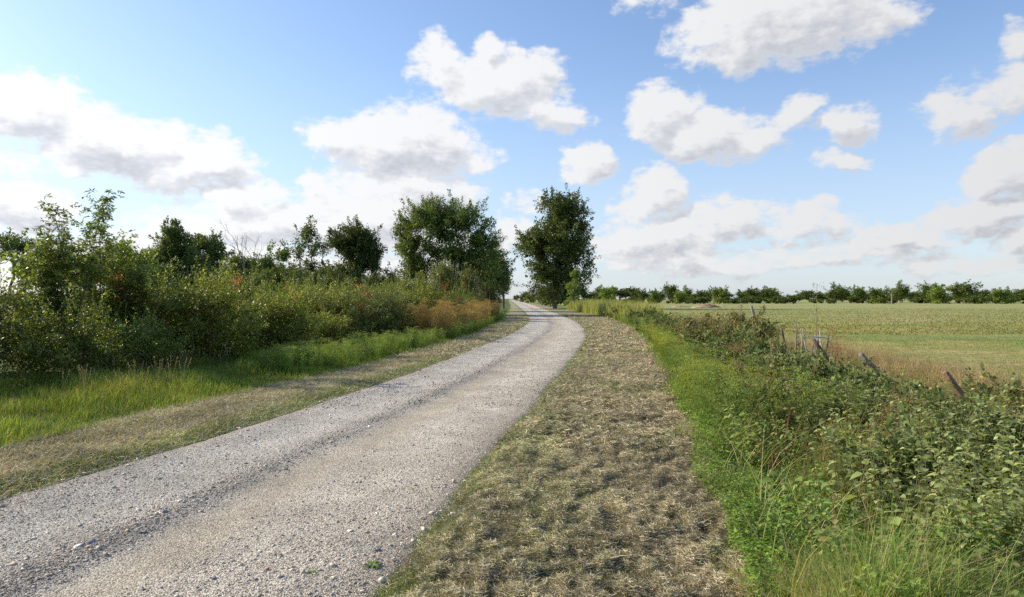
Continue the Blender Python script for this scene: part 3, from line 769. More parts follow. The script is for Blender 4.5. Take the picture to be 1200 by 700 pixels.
# the big ash left of the track
Y = 66
def lobe(px, py, rpx, rpz, Y, dy=0, ry=None, cx=None):
    return [at(px, Y)-cx, dy, hz(py, Y), rpx/800*Y, (ry or rpx/800*Y), rpz/800*Y]
cx = at(522, Y)
lb = [lobe(505, 262, 38, 28, Y, 0, 3, cx), lobe(545, 258, 34, 24, Y, 1, 3, cx), lobe(482, 285, 20, 28, Y, -.5, 2, cx), lobe(560, 280, 25, 26, Y, .5, 2.5, cx),
      lobe(555, 318, 38, 30, Y, 1, 3, cx), lobe(492, 316, 24, 26, Y, 0, 2.5, cx), lobe(523, 325, 28, 24, Y, 1.5, 2.5, cx), lobe(525, 272, 44, 30, Y, 0, 3.5, cx), lobe(540, 300, 34, 22, Y, 0, 2.5, cx), lobe(486, 318, 20, 26, Y, 0, 2, cx), lobe(478, 288, 17, 24, Y, 0, 2, cx), lobe(520, 338, 34, 18, Y, 1, 2, cx), lobe(512, 252, 44, 20, Y, 0, 3, cx), lobe(503, 292, 28, 24, Y, 1, 2.5, cx), lobe(478, 262, 16, 20, Y, 0, 2, cx), lobe(572, 290, 20, 24, Y, 0, 2, cx)]
bk, cr = tree_geo(201, lb, 3.2, .2, 640, 145, .58, .15, ASH, (.35, .25, .3, .1), (.15, .13, .1), .35, .8, stems=1)
add_tree('ash_tree', 'largest tree left of the track, broad dark green crown with spiky top', 'tree', (cx, Y, 0), bk, cr)
# darker trees behind it, running along the track
Y = 84; cx = at(578, Y)
lb = [lobe(575, 305, 22, 22, Y, 0, 3, cx), lobe(584, 325, 16, 25, Y, 0, 3, cx), lobe(565, 330, 28, 22, Y, 1, 3, cx)]
bk, cr = tree_geo(202, lb, 4.0, .25, 120, 190, .7, .18, OAK, (.35, .25, .3, .1))
add_tree('oak_tree', 'lower dark tree tucked behind the right flank of the big ash', 'tree', (cx, Y, 0), bk, cr)
Y = 105; cx = at(590, Y)
lb = [lobe(588, 327, 10, 20, Y, 0, 3, cx), lobe(582, 315, 14, 14, Y, 0, 3, cx)]
bk, cr = tree_geo(203, lb, 3, .2, 60, 160, .8, .22, OAK, (.35, .25, .3, .1))
add_tree('oak_tree', 'last dark tree on the left where the track narrows to a point', 'tree', (cx, Y, 0), bk, cr)

# the tall tree right of the track
Y = 108; cx = at(650, Y)
lb = [lobe(660, 245, 27, 22, Y, 0, 3.5, cx), lobe(655, 275, 36, 26, Y, 0, 4.5, cx), lobe(640, 285, 30, 24, Y, -1, 4, cx), lobe(662, 305, 34, 26, Y, 0, 4.5, cx),
      lobe(640, 325, 24, 24, Y, 0, 4, cx), lobe(668, 330, 28, 22, Y, 0, 4, cx), lobe(626, 285, 19, 20, Y, 0, 3, cx), lobe(650, 290, 45, 36, Y, 0, 5, cx), lobe(652, 343, 36, 13, Y, 0, 3.5, cx), lobe(668, 265, 28, 28, Y, 0, 3, cx), lobe(658, 240, 30, 17, Y, 0, 3.5, cx)]
bk, cr = tree_geo(204, lb, 7, .4, 520, 130, .95, .27, OAK+[(.22, .27, .08)], (.3, .28, .22, .12, .08), (.14, .12, .1), .5, .8, gap=.1)
add_tree('tall_poplar_tree', 'tall upright tree standing alone right of the track', 'tree', (cx, Y, 0), bk, cr)
Y = 92; cx = at(673, Y)
lb = [lobe(673, 338, 8, 14, Y, 0, 1, cx), lobe(673, 322, 5, 12, Y, 0, .7, cx), lobe(672, 350, 11, 8, Y, 0, 1.2, cx)]
bk, cr = tree_geo(205, lb, 3.5, .08, 32, 150, .4, .14, LIT, (.3, .3, .3, .1))
add_tree('young_conical_tree', 'small pale green conical tree in front of the tall lone tree', 'tree', (cx, Y, 0), bk, cr)
for (px, Y, top, w, pal, lab) in ((636, 150, 338, 10, LIT, 'low pale bush left of the foot of the tall lone tree'), (622, 210, 343, 9, OLV, 'round olive bush at the far end of the track'),
                                  (612, 300, 346, 8, OAK, 'tiny dark bush where the track meets the horizon'), (645, 128, 334, 16, OAK, 'dark bushy tree just behind the tall lone tree')):
    cx = at(px, Y); h = hz(top, Y); ww = w/800*Y
    bk, cr = tree_geo(int(px+Y), [[0, 0, h*.55, ww, ww, h*.45]], h*.6, .09, 26, 130, h*.16, .25, pal, (.3, .3, .3, .1))
    add_tree('field_bush', lab, 'bush', (cx, Y, 0), bk, cr)

# trees rising behind the left hedge
mid = [  # px centre, distance, list of lobes (px, py, rpx, rpz), palette, density, label
    (418, 60, [(418, 283, 26, 20), (432, 300, 18, 20), (398, 285, 16, 14), (420, 312, 26, 22), (415, 285, 24, 20)], OAK, 190, 190, .55, .15, 0, 'round dense dark oak halfway between the hedge end and the big ash', 'oak_tree'),
    (362, 55, [(358, 278, 17, 14), (370, 290, 15, 14), (350, 294, 11, 11), (362, 308, 16, 10), (362, 325, 16, 14)], ASH, 70, 85, .42, .14, .7, 'slender open tree with see-through crown beside the round oak', 'ash_tree'),
    (318, 52, [(320, 284, 11, 7), (326, 298, 14, 8), (312, 312, 16, 12)], ASH, 48, 75, .38, .14, .7, 'small sparse tree with tiered tufts of leaves', 'ash_tree'),
    (205, 46, [(203, 292, 20, 24), (205, 280, 11, 15), (192, 305, 20, 22), (222, 310, 20, 24), (208, 325, 34, 20)], OAK, 190, 200, .42, .12, 0, 'dark evergreen looking tree with pointed top behind the hedge', 'oak_tree'),
    (242, 52, [(240, 288, 20, 12), (254, 302, 12, 10), (236, 315, 26, 18)], OAK, 80, 150, .42, .14, .4, 'flat topped dark tree leaning right of the pointed dark tree', 'oak_tree'),
    (12, 42, [(8, 283, 18, 10), (28, 290, 13, 10), (0, 298, 12, 12)], ASH, 50, 80, .36, .12, .6, 'open tree with thin trunks at the left end of the hedge', 'ash_tree'),
    (155, 44, [(150, 310, 30, 24), (170, 318, 24, 20)], ASH, 90, 150, .42, .12, .2, 'low bushy tree between the saplings and the pointed dark tree', 'ash_tree'),
    (285, 58, [(280, 318, 26, 18), (296, 318, 24, 17)], OAK, 85, 150, .5, .14, .1, 'low dark tree around the foot of the bare tree', 'oak_tree'),
    (340, 62, [(335, 326, 28, 16), (352, 325, 24, 14)], OAK, 80, 150, .5, .15, .1, 'low dark thicket under the slender open tree', 'oak_tree'),
    (392, 66, [(388, 325, 26, 15), (402, 325, 20, 14)], OAK, 70, 150, .5, .15, .1, 'low dark tree left of the round oak trunk', 'oak_tree'),
    (448, 70, [(446, 333, 20, 12), (458, 332, 16, 10)], OAK, 50, 140, .5, .16, .1, 'low dark bushy tree between round oak and big ash', 'oak_tree'),
    (60, 40, [(50, 318, 34, 20), (80, 318, 28, 18)], OAK, 90, 150, .42, .11, .1, 'dark low tree behind the tall saplings', 'oak_tree'),
    (110, 48, [(105, 318, 30, 20), (128, 315, 26, 18)], OAK, 85, 150, .45, .13, .1, 'dark rounded tree just right of the tall saplings', 'oak_tree'),
]
for i, (px, Y, L, pal, nc, per, cr_, lf, gap, lab, nm) in enumerate(mid):
    cx = at(px, Y); lb = [lobe(a, b, c, d, Y, 0, max(1.2, c/800*Y*.9), cx) for (a, b, c, d) in L]
    h = max(l[2] for l in lb)
    bk, cr = tree_geo(300+i, lb, h*(.72 if gap < .5 else .45), .13+h*.008 if gap < .5 else .075, nc, per, cr_, lf, pal, (.35, .28, .25, .12), (.15, .13, .1), .45, .75, gap=gap)
    add_tree(nm, lab, 'tree', (cx, Y, 0), bk, cr)

for i, (px, Y, top, wd, lab) in enumerate(((185, 42, 312, 26, 'low dark thicket tree under the pointed dark tree'), (228, 44, 316, 24, 'low dark thicket tree under the flat topped tree'),
        (262, 50, 314, 24, 'low dark thicket tree left of the bare tree'), (302, 48, 318, 22, 'low dark thicket tree right of the bare tree'), (330, 56, 314, 20, 'low dark thicket tree below the tiered sparse tree'),
        (358, 50, 322, 22, 'low dark thicket tree beneath the slender open tree'), (386, 58, 318, 20, 'low dark thicket tree to the left of the round oak'),
        (420, 55, 322, 24, 'low dark thicket tree at the foot of the round oak'), (452, 60, 320, 20, 'low dark thicket tree left of the big ash'))):
    cx = at(px, Y); lb = [lobe(px, (top+350)/2, wd, (350-top)/2+4, Y, 0, 1.3, cx), lobe(px-wd*.6, (top+356)/2, wd*.6, (350-top)/2, Y, 0, 1.2, cx)]
    bk, cr = tree_geo(360+i, lb, 1.8, .08, 75, 110, .4, .12, OAK if i % 3 else ASH, (.35, .28, .25, .12), (.15, .13, .1), .4, .8)
    add_tree('thicket_tree', lab, 'tree', (cx, Y, 0), bk, cr)

# bare dead tree
bk = Geo(); r = np.random.default_rng(77); Yd = 54; cxd = at(286, Yd)
def grow(p, d, L, rad, dep):
    P = [p]; dd = d.copy()
    for k in range(4):
        dd = unit(dd+r.normal(0, .13, 3)+[0, 0, .05]); P.append(P[-1]+dd*L/4)
    P = np.array(P); tube(bk, P, np.linspace(rad, rad*.55, 5), 5, (.3, .26, .22))
    if dep:
        for k in range(3 if dep > 1 else 4):
            a = r.uniform(.35, 1.0); q = unit(dd+r.normal(0, .55, 3)+[0, 0, .15])
            grow(P[r.integers(2, 5)], q, L*.62, rad*.5, dep-1)
grow(np.array([0, 0, -.1]), np.array([0, 0, 1.]), 4.1, .08, 0)
for k in range(4): grow(np.array([0, 0, 2.2+.5*k]), unit(np.array([r.uniform(-.8, .8), r.uniform(-.5, .5), 1.4])), 2.2, .04, 3)
dt = thing('bare_dead_tree', 'bare leafless tree with pale twigs above the hedge', 'tree', (cxd, Yd, 0)); bk.build('trunk', M_bark, dt, smooth=True)

# tall ash saplings in the hedge
def sapling(seed, h, stems, loc, label, pal=LIT, spread=.5, leafsz=.088, dens=1.0):
    r = np.random.default_rng(seed); bk = Geo(); cr = Geo()
    for s in range(stems):
        a = r.uniform(0, 2*PI); hh = h*(1 if s == 0 else r.uniform(.6, .93))
        n = 12; P = [np.array([0, 0, -.05])]; d = unit(np.array([math.cos(a)*.16, math.sin(a)*.16, 1]))
        for k in range(n):
            d = unit(d+r.normal(0, .05, 3)+[0, 0, .03]); P.append(P[-1]+d*hh/n)
        P = np.array(P); tube(bk, P, np.linspace(.022, .004, n+1)*h/3.5, 5, (.2, .17, .12))
        for k in range(3, n+1):
            for b in range(4 if k < n else 3):
                if r.uniform() > .8*dens: continue
                ba = r.uniform(0, 2*PI); L = spread*r.uniform(.2, .85)*(1.0-.25*k/n)
                e = P[k]+np.array([math.cos(ba)*L*.8, math.sin(ba)*L*.8, L*r.uniform(.7, 1.5)])
                m = P[k]+(e-P[k])*.5+[0, 0, .04]
                tube(bk, np.array([P[k], m, e]), [.006, .004, .002], 3, (.2, .2, .1))
                for q in range(6):      # compound leaves along the twig
                    c0 = P[k]+(e-P[k])*(.35+.65*q/4); ca = r.uniform(0, 2*PI)
                    ld = unit(np.array([math.cos(ca), math.sin(ca), r.uniform(-.6, 1.0)])); ll = r.uniform(.1, .2)
                    t = np.repeat(np.linspace(.25, 1, 5), 2)[:, None]
                    pos = c0+ld*ll*t-np.array([0, 0, .25])*ll*t**2
                    sd = unit(np.cross(ld, [0, 0, 1.]))*np.tile([1, -1], 5)[:, None]
                    leaves(cr, pos, sd+ld*.5-[0, 0, .25]+r.normal(0, .5, (10, 3)), leafsz*r.uniform(.7, 1.2, 10), .38, pick(pal, (.3, .3, .25, .15), 10, r), r=r)
    return add_tree('ash_sapling', label, 'sapling', loc, bk, cr, M_shrub, r.uniform(0, 6), crown='foliage', trunk='stem')
sapling(401, 3.6, 3, (at(80, 14), 14, 0), 'tallest leafy sapling near the left end of the hedge', dens=1, spread=.62)
sapling(402, 3.75, 2, (at(132, 14.6), 14.6, 0), 'slender forked sapling right of the tallest one', spread=.48)
sapling(403, 2.6, 3, (at(105, 14.8), 15.2, 0), 'bushy sapling filling the gap between the two tallest', spread=.6)
sapling(404, 3.0, 4, (at(40, 13.6), 13.8, 0), 'shorter sapling at the left end of the hedge', spread=.6)
sapling(405, 2.9, 4, (at(160, 15.5), 15.5, 0), 'shorter sapling right of the slender forked sapling', spread=.55)

for (px, Y, L, lab, sd) in ((88, 15.5, [(72, 296, 24, 22), (116, 298, 24, 20), (95, 314, 48, 20)], 'loose leafy elder bush filling out between the two tallest saplings', 411),
                            (150, 16.5, [(142, 300, 22, 20), (165, 312, 24, 18)], 'loose leafy elder bush right of the slender forked sapling', 412),
                            (35, 14.5, [(30, 308, 26, 22), (52, 300, 20, 20)], 'loose leafy elder bush left of the tallest sapling', 413)):
    cx = at(px, Y); lb = [lobe(a, b, c, d, Y, 0, .6, cx) for (a, b, c, d) in L]
    bk, cr = tree_geo(sd, lb, 1.7, .03, 34, 48, .14, .07, LIT, (.3, .3, .2, .2), (.2, .17, .12), .4, .9, stems=5, twig=.7, gap=.75)
    add_tree('elder_bush', lab, 'bush', (cx, Y, 0), bk, cr, M_shrub, crown='foliage', trunk='stem')
# shrub prototypes for the hedge
def shrub_geo(seed, h, w, pal, wts, nclump=105, per=135, leaf=.05, shoots=16, cr_=.24, red=0, bark=(.13, .1, .07)):
    lb = [[0, -.1, h*.22, w*.95, w*.75, h*.2], [0, 0, h*.5, w, w*.8, h*.45], [w*.4, 0, h*.6, w*.6, w*.6, h*.3], [-w*.4, .1, h*.45, w*.65, w*.6, h*.36]]
    bk, cr = tree_geo(seed, lb, h*.6, .035, nclump, per, cr_, leaf, pal, wts, bark, .55, .85, stems=5, twig=.5)
    r = np.random.default_rng(seed+1)
    for s in range(shoots):
        a = r.uniform(0, 2*PI); q = w*r.uniform(0, .8); b = np.array([math.cos(a)*q, math.sin(a)*q*.8, h*r.uniform(.55, .85)])
        L = r.uniform(.4, 1.0); d = unit(np.array([r.normal(0, .35), r.normal(0, .35), 1])); P = [b]
        for k in range(5): d = unit(d+r.normal(0, .12, 3)); P.append(P[-1]+d*L/5)
        P = np.array(P); tube(bk, P, np.linspace(.006, .002, 6), 3, (.2, .2, .08))
        n = 34; t = np.linspace(0, 1, n); pos = np.stack([np.interp(t, np.linspace(0, 1, 6), P[:, k]) for k in range(3)], 1)
        ca = np.arange(n)*2.4; ax = np.stack([np.cos(ca), np.sin(ca), r.uniform(.1, .9, n)], 1)
        leaves(cr, pos, ax, leaf*1.15*(1.15-.6*t), .5, pick(pal, wts, n, r)*1.15, r=r)
    if red:
        for k in range(red):
            p = np.array([r.uniform(-w*.7, w*.7), r.uniform(-w*.8, -w*.3), h*r.uniform(.6, .95)]); n = 110
            leaves(cr, p+r.normal(0, .1, (n, 3)), r.normal(0, 1, (n, 3)), .055, .6, pick([(.34, .08, .04), (.4, .16, .05), (.3, .2, .05)], (.4, .4, .2), n, r), r=r)
    return bk, cr
S1 = [(.13, .18, .038), (.2, .25, .052), (.075, .11, .026), (.35, .38, .08)]
S2 = [(.17, .21, .042), (.25, .285, .055), (.095, .125, .028), (.35, .37, .075)]
S3 = [(.11, .15, .04), (.16, .205, .05), (.075, .105, .027), (.25, .29, .08)]
W4 = (.34, .28, .22, .16)
kinds = [('hawthorn_shrub', shrub_geo(501, 1.95, 1.25, S1, W4), 'green hawthorn shrub'), ('hazel_shrub', shrub_geo(502, 2.0, 1.3, S2, W4, leaf=.06, per=120), 'yellow green hazel shrub'),
         ('blackthorn_shrub', shrub_geo(503, 1.85, 1.3, S3, W4, leaf=.042, per=180, shoots=10), 'dark green blackthorn shrub'),
         ('dogwood_shrub', shrub_geo(504, 2.05, 1.2, S2, W4, leaf=.058, per=130, shoots=26, red=2), 'yellow green dogwood shrub with a few red leaves')]
hedge = []
def hx(y): return np.interp(y, [8, 12, 16, 22, 30, 40, 55], [-9.2, -8.2, -7.0, -5.7, -4.7, -3.9, -3.3])
r = np.random.default_rng(9)
yy = 9.2
while yy < 52:
    hedge.append((float(hx(yy))+r.normal(0, .3), yy, 0)); yy += 1.25+yy*.02+r.uniform(-.2, .35)
yy = 10.5
while yy < 48:
    hedge.append((float(hx(yy))-1.9+r.normal(0, .25), yy, 1)); yy += 1.5+yy*.02
yy = 14.
while yy < 44:
    hedge.append((float(hx(yy))-4.0+r.normal(0, .3), yy, 2)); yy += 2.1+yy*.02
protoobj = {}
for i, (x, y, row) in enumerate(hedge):
    k = int(r.integers(0, 4))
    if row == 0 and 13 < y < 16.5: k = (0, 3, 1)[i % 3]
    nm, (bk, cr), lab = kinds[k]
    s = r.uniform(.8, 1.15)*(1+.0075*max(y-16, 0)); sz_ = s*(1+.07*row)*r.uniform(.72, 1.1)*(.93 if row == 0 else 1)
    lb_ = lab+(' in the front of the hedge' if row == 0 else ' standing in the back of the hedge')
    grp = 'shrubs making up the hedge left of the track'
    z = float(height(np.array([x]), np.array([y]))[0])
    if y < 14.5 and row < 2: s *= .88; sz_ *= .82
    if k not in protoobj:
        t = thing(nm, lb_, 'shrub', (x, y, z), r.uniform(0, 6), grp); t.scale = (s, s, sz_)
        bk.build('stem', M_bark, t, smooth=True); cr.build('foliage', M_shrub, t); protoobj[k] = t
        bpy.context.view_layer.update()
    else:
        dup(protoobj[k], (x, y, z), r.uniform(0, 2*PI), lb_, grp, s, sz_)

# olive willow scrub with pale twigs in front of the big ash
for i, (px, Y, top, w, lab) in enumerate(((520, 50, 302, 22, 'tall olive willow scrub with pale bare twigs before the big ash'), (492, 46, 322, 20, 'olive willow bush left of the tallest willow scrub'),
                                          (548, 54, 316, 20, 'olive willow bush right of the tallest willow scrub'), (570, 62, 332, 16, 'low green willow bush under the right side of the ash'),
                                          (470, 42, 332, 20, 'low olive willow bush where the hedge meets the ash'))):
    cx = at(px, Y); h = hz(top, Y); ww = w/800*Y
    bk, cr = tree_geo(600+i, [[0, 0, h*.45, ww, 1.1, h*.42], [0, 0, h*.75, ww*.5, .8, h*.22]], h*.75, .05, 60, 130, .42, .11, OLV, W4, (.34, .3, .22), .5, 1.1, stems=5, twig=.6)
    rr = np.random.default_rng(i+40)
    for s in range(12):
        a = rr.uniform(-1, 1); b = np.array([a*ww*.7, rr.uniform(-1.2, .3), h*.35]); e = b+[a*.5+rr.normal(0, .25), rr.normal(0, .2), h*rr.uniform(.45, .7)]
        tube(bk, np.array([b, (b+e)/2+rr.normal(0, .08, 3), e]), [.016, .011, .006], 3, (.33, .3, .2))
    add_tree('willow_shrub', lab, 'shrub', (cx, Y, 0), bk, cr, M_shrub, crown='foliage', trunk='stem')

# bramble and elder bushes on the right bank
BR = [(.15, .2, .075), (.22, .28, .11), (.09, .125, .045), (.3, .36, .15)]
BRU = [(.19, .21, .08), (.27, .22, .11), (.12, .15, .05), (.32, .33, .14)]
bank = [(at(862, 15), 15, 1.2, 1.15, BR, 'dark green bramble bush in the middle of the right bank'), (at(898, 12.5), 12.5, .92, 1.05, BR, 'grey green bramble mound in front of the dead sticks'),
        (at(832, 19), 19, 1.25, 1.3, BRU, 'russet tinged bramble bush below the upright grey post'), (at(868, 23), 23, 1.35, 1.2, BRU, 'tallest tangle of bramble beside the grey leaning post'),
        (at(812, 26), 26, 1.1, 1.2, BRU, 'brownish weed clump near the bend of the verge'), (at(775, 32), 32, 1.05, 1.2, BR, 'small dark bush on the rim of the verge'),
        (at(912, 15.2), 15.2, .62, .75, BR, 'leafy mound just left of the dead sticks'), (at(758, 42), 42, 1.2, 1.3, BR, 'dark scrub bush at the bend of the mown verge'),
        (at(965, 10.6), 10.6, .85, .85, BR, 'leafy grey green mound between the dark bramble and the nettles'), (at(1015, 8.7), 8.7, .72, .7, BR, 'leafy bramble mound in the middle of the nettles'),
        (at(1092, 7.6), 7.6, .62, .6, BRU, 'russet tinged bramble mound near the nearest broken post'), (at(1165, 6.6), 6.6, .72, .62, BR, 'green bramble mound at the right edge of the bank'),
        (at(905, 9.4), 9.4, .62, .6, BRU, 'low brownish bramble mound close to the mown verge'), (at(1060, 5.9), 5.9, .6, .5, BR, 'nearest leafy bramble mound on the bank'),
        (at(735, 50), 50, 1.3, 1.5, BRU, 'brown green scrub left of the bend bush'), (at(1010, 11.0), 11.0, .4, .8, BR, 'low bramble patch at the foot of the leaning dark post'),
        (at(1190, 9.6), 9.6, .34, .6, BRU, 'low reddish bramble patch by the nearest broken post'), (at(790, 24), 24.5, .9, .9, BRU, 'pale seeding clump left of the brownish weeds')]
for i, (x, y, h, w, pal, lab) in enumerate(bank):
    bk, cr = tree_geo(700+i, [[0, 0, h*.45, w, w*.9, h*.42]], h*.5, .014, 70, 105, .17, .05+y*.0012, pal, W4, (.2, .14, .09), .5, .9, stems=5, twig=.6)
    rr = np.random.default_rng(i+60)
    for s in range(14):   # arching canes
        a = rr.uniform(0, 2*PI); L = w*rr.uniform(.6, 1.3)
        e = np.array([math.cos(a)*L, math.sin(a)*L, h*rr.uniform(.5, .95)]); mm = e*.5; mm[2] = h*rr.uniform(.9, 1.15)
        tube(bk, np.array([[0, 0, 0], mm*.6+[0, 0, .1], mm, e]), [.006, .005, .004, .002], 3, (.28, .16, .1))
        n = 22; t = rr.uniform(.3, 1, n); pos = np.stack([np.interp(t, [0, .35, .6, 1], [0, mm[k]*.6+.1*(k == 2), mm[k], e[k]]) for k in range(3)], 1)
        leaves(cr, pos, rr.normal(0, 1, (n, 3)), .055, .6, pick(pal, W4, n, rr)*1.15, r=rr)
    add_tree('bramble_bush', lab, 'bush', (x, y, float(height(np.array([x]), np.array([y]))[0])), bk, cr, M_herb, crown='foliage', trunk='stem')

# ------------------------------------------------------------------ far treeline across the field
far_protos = []
def farproto(seed, h, w, pal, nc=42, per=85, leaf=.42, low=.1, gap=.2):
    r = np.random.default_rng(seed)
    lb = [[0, 0, h*.6, w*.8, w*.8, h*.36], [w*.4*r.uniform(.5, 1), 0, h*.5, w*.6, w*.6, h*.3], [-w*.45*r.uniform(.5, 1), 0, h*.45, w*.6, w*.6, h*.3]]
    if low < .05: lb.append([0, 0, h*.22, w*.9, w*.7, h*.22])
    return tree_geo(seed, lb, h*.6, .16, nc, per, h*.13, leaf, pal, (.35, .28, .25, .12), (.14, .12, .1), .5, .8, gap=gap)
FAR = [('round', 8, 4.2, OAK, .1, 'dark round field tree'), ('broad', 6.5, 5.0, OAK, .1, 'broad dark hedgerow tree'), ('light', 7, 3.2, LIT, .0, 'light green bushy tree'), ('scrub', 4, 4.5, OAK, 0, 'low dark scrub'), ('open', 8.5, 3.6, ASH, .3, 'open crowned tree')]
fo = {}
def far_tree(kind, x, y, h, wmul, label, group):
    h = h*.88; wmul = wmul*1.1
    nm_ = {'round': 'field_oak', 'broad': 'hedgerow_tree', 'light': 'field_maple', 'scrub': 'scrub_bush', 'open': 'field_ash'}[kind]
    k = [f for f in FAR if f[0] == kind][0]
    if kind not in fo:
        bk, cr = farproto(800+len(fo), k[1], k[2], k[3], low=k[4] if k[4] else .01, gap=.2 if kind != 'open' else .6)
        t = thing(nm_, label, 'tree', (x, y, 0), 0, group); bk.build('trunk', M_bark, t, smooth=True); cr.build('crown', M_far, t)
        t.scale = (h/k[1]*wmul, h/k[1]*wmul, h/k[1]); fo[kind] = t; return t
    d = dup(fo[kind], (x, y, 0), random.uniform(0, 6), label, group)
    d.scale = (h/k[1]*wmul, h/k[1]*wmul, h/k[1]); return d
random.seed(4)
# singled out trees: px, distance, top py, kind, width multiplier, label
for (px, Y, top, kind, wm, lab) in (
    (712, 150, 331, 'light', .8, 'pale slender field tree nearest to the tall lone tree'), (767, 190, 336, 'light', .9, 'pale round bushy tree second from the tall lone tree'),
    (797, 200, 338, 'light', 1.1, 'wide pale green bush in the middle of the far field edge'), (786, 240, 329, 'round', .9, 'dark narrow topped tree above the pale bushes'),
    (843, 190, 332, 'light', 1.0, 'light green mushroom shaped tree standing before the far treeline'), (880, 250, 334, 'round', 1.2, 'broad double domed dark tree in the far treeline'),
    (900, 250, 336, 'broad', 1.0, 'lower dark dome beside the double domed tree'), (980, 250, 332, 'open', 1.2, 'open flat crowned tree left of the light round one'),
    (1006, 225, 332, 'light', .9, 'light green upright tree in the middle of the right field edge'), (1029, 200, 333, 'light', 1.1, 'light green round tree left of the old wooden pole'),
    (1055, 250, 330, 'open', 1.2, 'tree with feathery open top right of the old wooden pole'), (1090, 240, 327, 'round', 1.0, 'tall dark crown of the pair near the right end'),
    (1100, 205, 331, 'light', 1.2, 'light green broad tree of the pair near the right end'), (1129, 230, 326, 'round', 1.3, 'large dark round oak near the right end of the treeline'),
    (1173, 205, 334, 'light', 1.2, 'light green tree at the right end of the treeline'), (1190, 260, 337, 'broad', 1.3, 'low broad dark tree at the right end'),
    (1150, 260, 338, 'broad', 1.2, 'low dark tree between the large oak and the pale tree')):
    far_tree(kind, at(px, Y), Y, hz(top, Y)*1.04, wm, lab, None)
for px in np.arange(690, 1330, 9.5):
    if random.random() < .12: continue
    Y = 285+random.uniform(-12, 25); far_tree(random.choice(['broad', 'round', 'open']), at(px+random.uniform(-4, 4), Y), Y, hz(random.choice([random.uniform(341, 346), random.uniform(337, 342), random.uniform(334, 339)]), Y), random.uniform(.9, 2.0), 'dark tree in the far hedgerow behind the field', 'trees of the far hedgerow')
for px in np.arange(700, 1330, 16):
    Y = 215+random.uniform(-10, 10)
    if random.random() < .78: far_tree('scrub', at(px+random.uniform(-5, 5), Y), Y, random.uniform(1.8, 3.4), random.uniform(1.0, 1.6), 'low dark scrub bush along the far edge of the field', 'scrub bushes along the far field edge')
for px in np.arange(-200, 700, 17):
    Y = 150+random.uniform(-15, 40)
    if 585 < px < 625: Y = 420
    far_tree(random.choice(['broad', 'round', 'scrub']), at(px+random.uniform(-6, 6), Y), Y, hz(random.uniform(338, 346), Y), random.uniform(1, 1.3), 'dark tree in the far hedgerow left of the track', 'trees of the far left hedgerow')

# ------------------------------------------------------------------ fence posts and dead sticks
def post(x, y, z0, dx, dy, L, rad, c, label, name='fence_post'):
    g = Geo(); r = np.random.default_rng(int(x*100+y*10)); n = 7
    d = unit(np.array([dx, dy, 1.]))
    z = float(height(np.array([x]), np.array([y]))[0])
    P = np.array([d*L*k/(n-1) for k in range(n)])-d*.15
    sides = 9; rr = .64*rad*np.linspace(1.05, .93, n)*r.uniform(.94, 1.06, n)
    tube(g, P, rr, sides, c, cap=False)
    v = g.v[0].copy(); v = v+r.normal(0, rad*.05, v.shape)
    top = v[-sides:]+(d*r.uniform(-.012, .03, (sides, 1))); v[-sides:] = top   # weathered uneven end grain
    g.v[0] = np.concatenate([v, top.mean(0, keepdims=True)+d*.004]); g.c[0] = np.concatenate([np.broadcast_to(fget(c), (len(v), 3)), [fget(c)*1.25]])
    e = len(v); g.t.append(np.array([[e-sides+k, e-sides+(k+1) % sides, e] for k in range(sides)])); g.n = e+1
    o = g.build(name, M_wood, smooth=False); o.location = (x, y, z+z0)
    return tag(o, label, 'post', 'old fence posts along the right bank')
GR = (.30, .27, .23); DK = (.16, .12, .09)
post(at(895, 24), 24, 0, -.32, 0, 1.62, .075, GR, 'upright grey post, the tallest and farthest of the big fence posts')
post(at(843, 31), 31, 0, -.25, .1, 1.0, .05, DK, 'thin dark post farthest along the bank')
post(at(922, 20), 20, 0, -.2, 0, .95, .06, DK, 'short dark stump of a post right of the tall grey post')
post(at(988, 14.5), 14.5, 0, -.75, 0, 1.2, .06, DK, 'dark slanting post touching the dead sticks')
post(at(1052, 12.3), 12.3, 0, -1.0, 0, 1.1, .07, (.2, .17, .15), 'dark grey post leaning steeply to the left')
post(at(1146, 9.8), 9.8, 0, -.75, 0, .92, .066, (.22, .15, .1), 'nearest broken brown post leaning left')
stk = Geo(); r = np.random.default_rng(31)
xs, ys = at(950, 16), 16
def stick(g, x, h, lx, ly=0, rad=.014, c=(.42, .38, .32)):
    P = np.array([[x, 0, 0], [x+lx*.3+r.normal(0, .02), ly*.4, h*.4], [x+lx*.65+r.normal(0, .02), ly*.7, h*.72], [x+lx, ly, h]])
    tube(g, P, [rad, rad*.9, rad*.75, rad*.35], 5, c)
    for k in range(2):
        t = r.uniform(.4, .9); b = np.array([np.interp(t, [0, .4, .72, 1], P[:, j]) for j in range(3)])
        e = b+[r.normal(0, .1), r.normal(0, .08), r.uniform(.06, .2)]; tube(g, np.array([b, e]), [rad*.45, rad*.2], 4, c)
specs = [(-.3, 1.18, .02), (-.27, 1.0, -.05), (.02, .98, -.22), (.1, .96, .03), (.16, .95, -.02), (.3, .98, -.06), (.38, .9, .05), (.0, .7, .1), (.22, .75, .1), (-.15, .72, -.1), (.42, .7, -.2)]
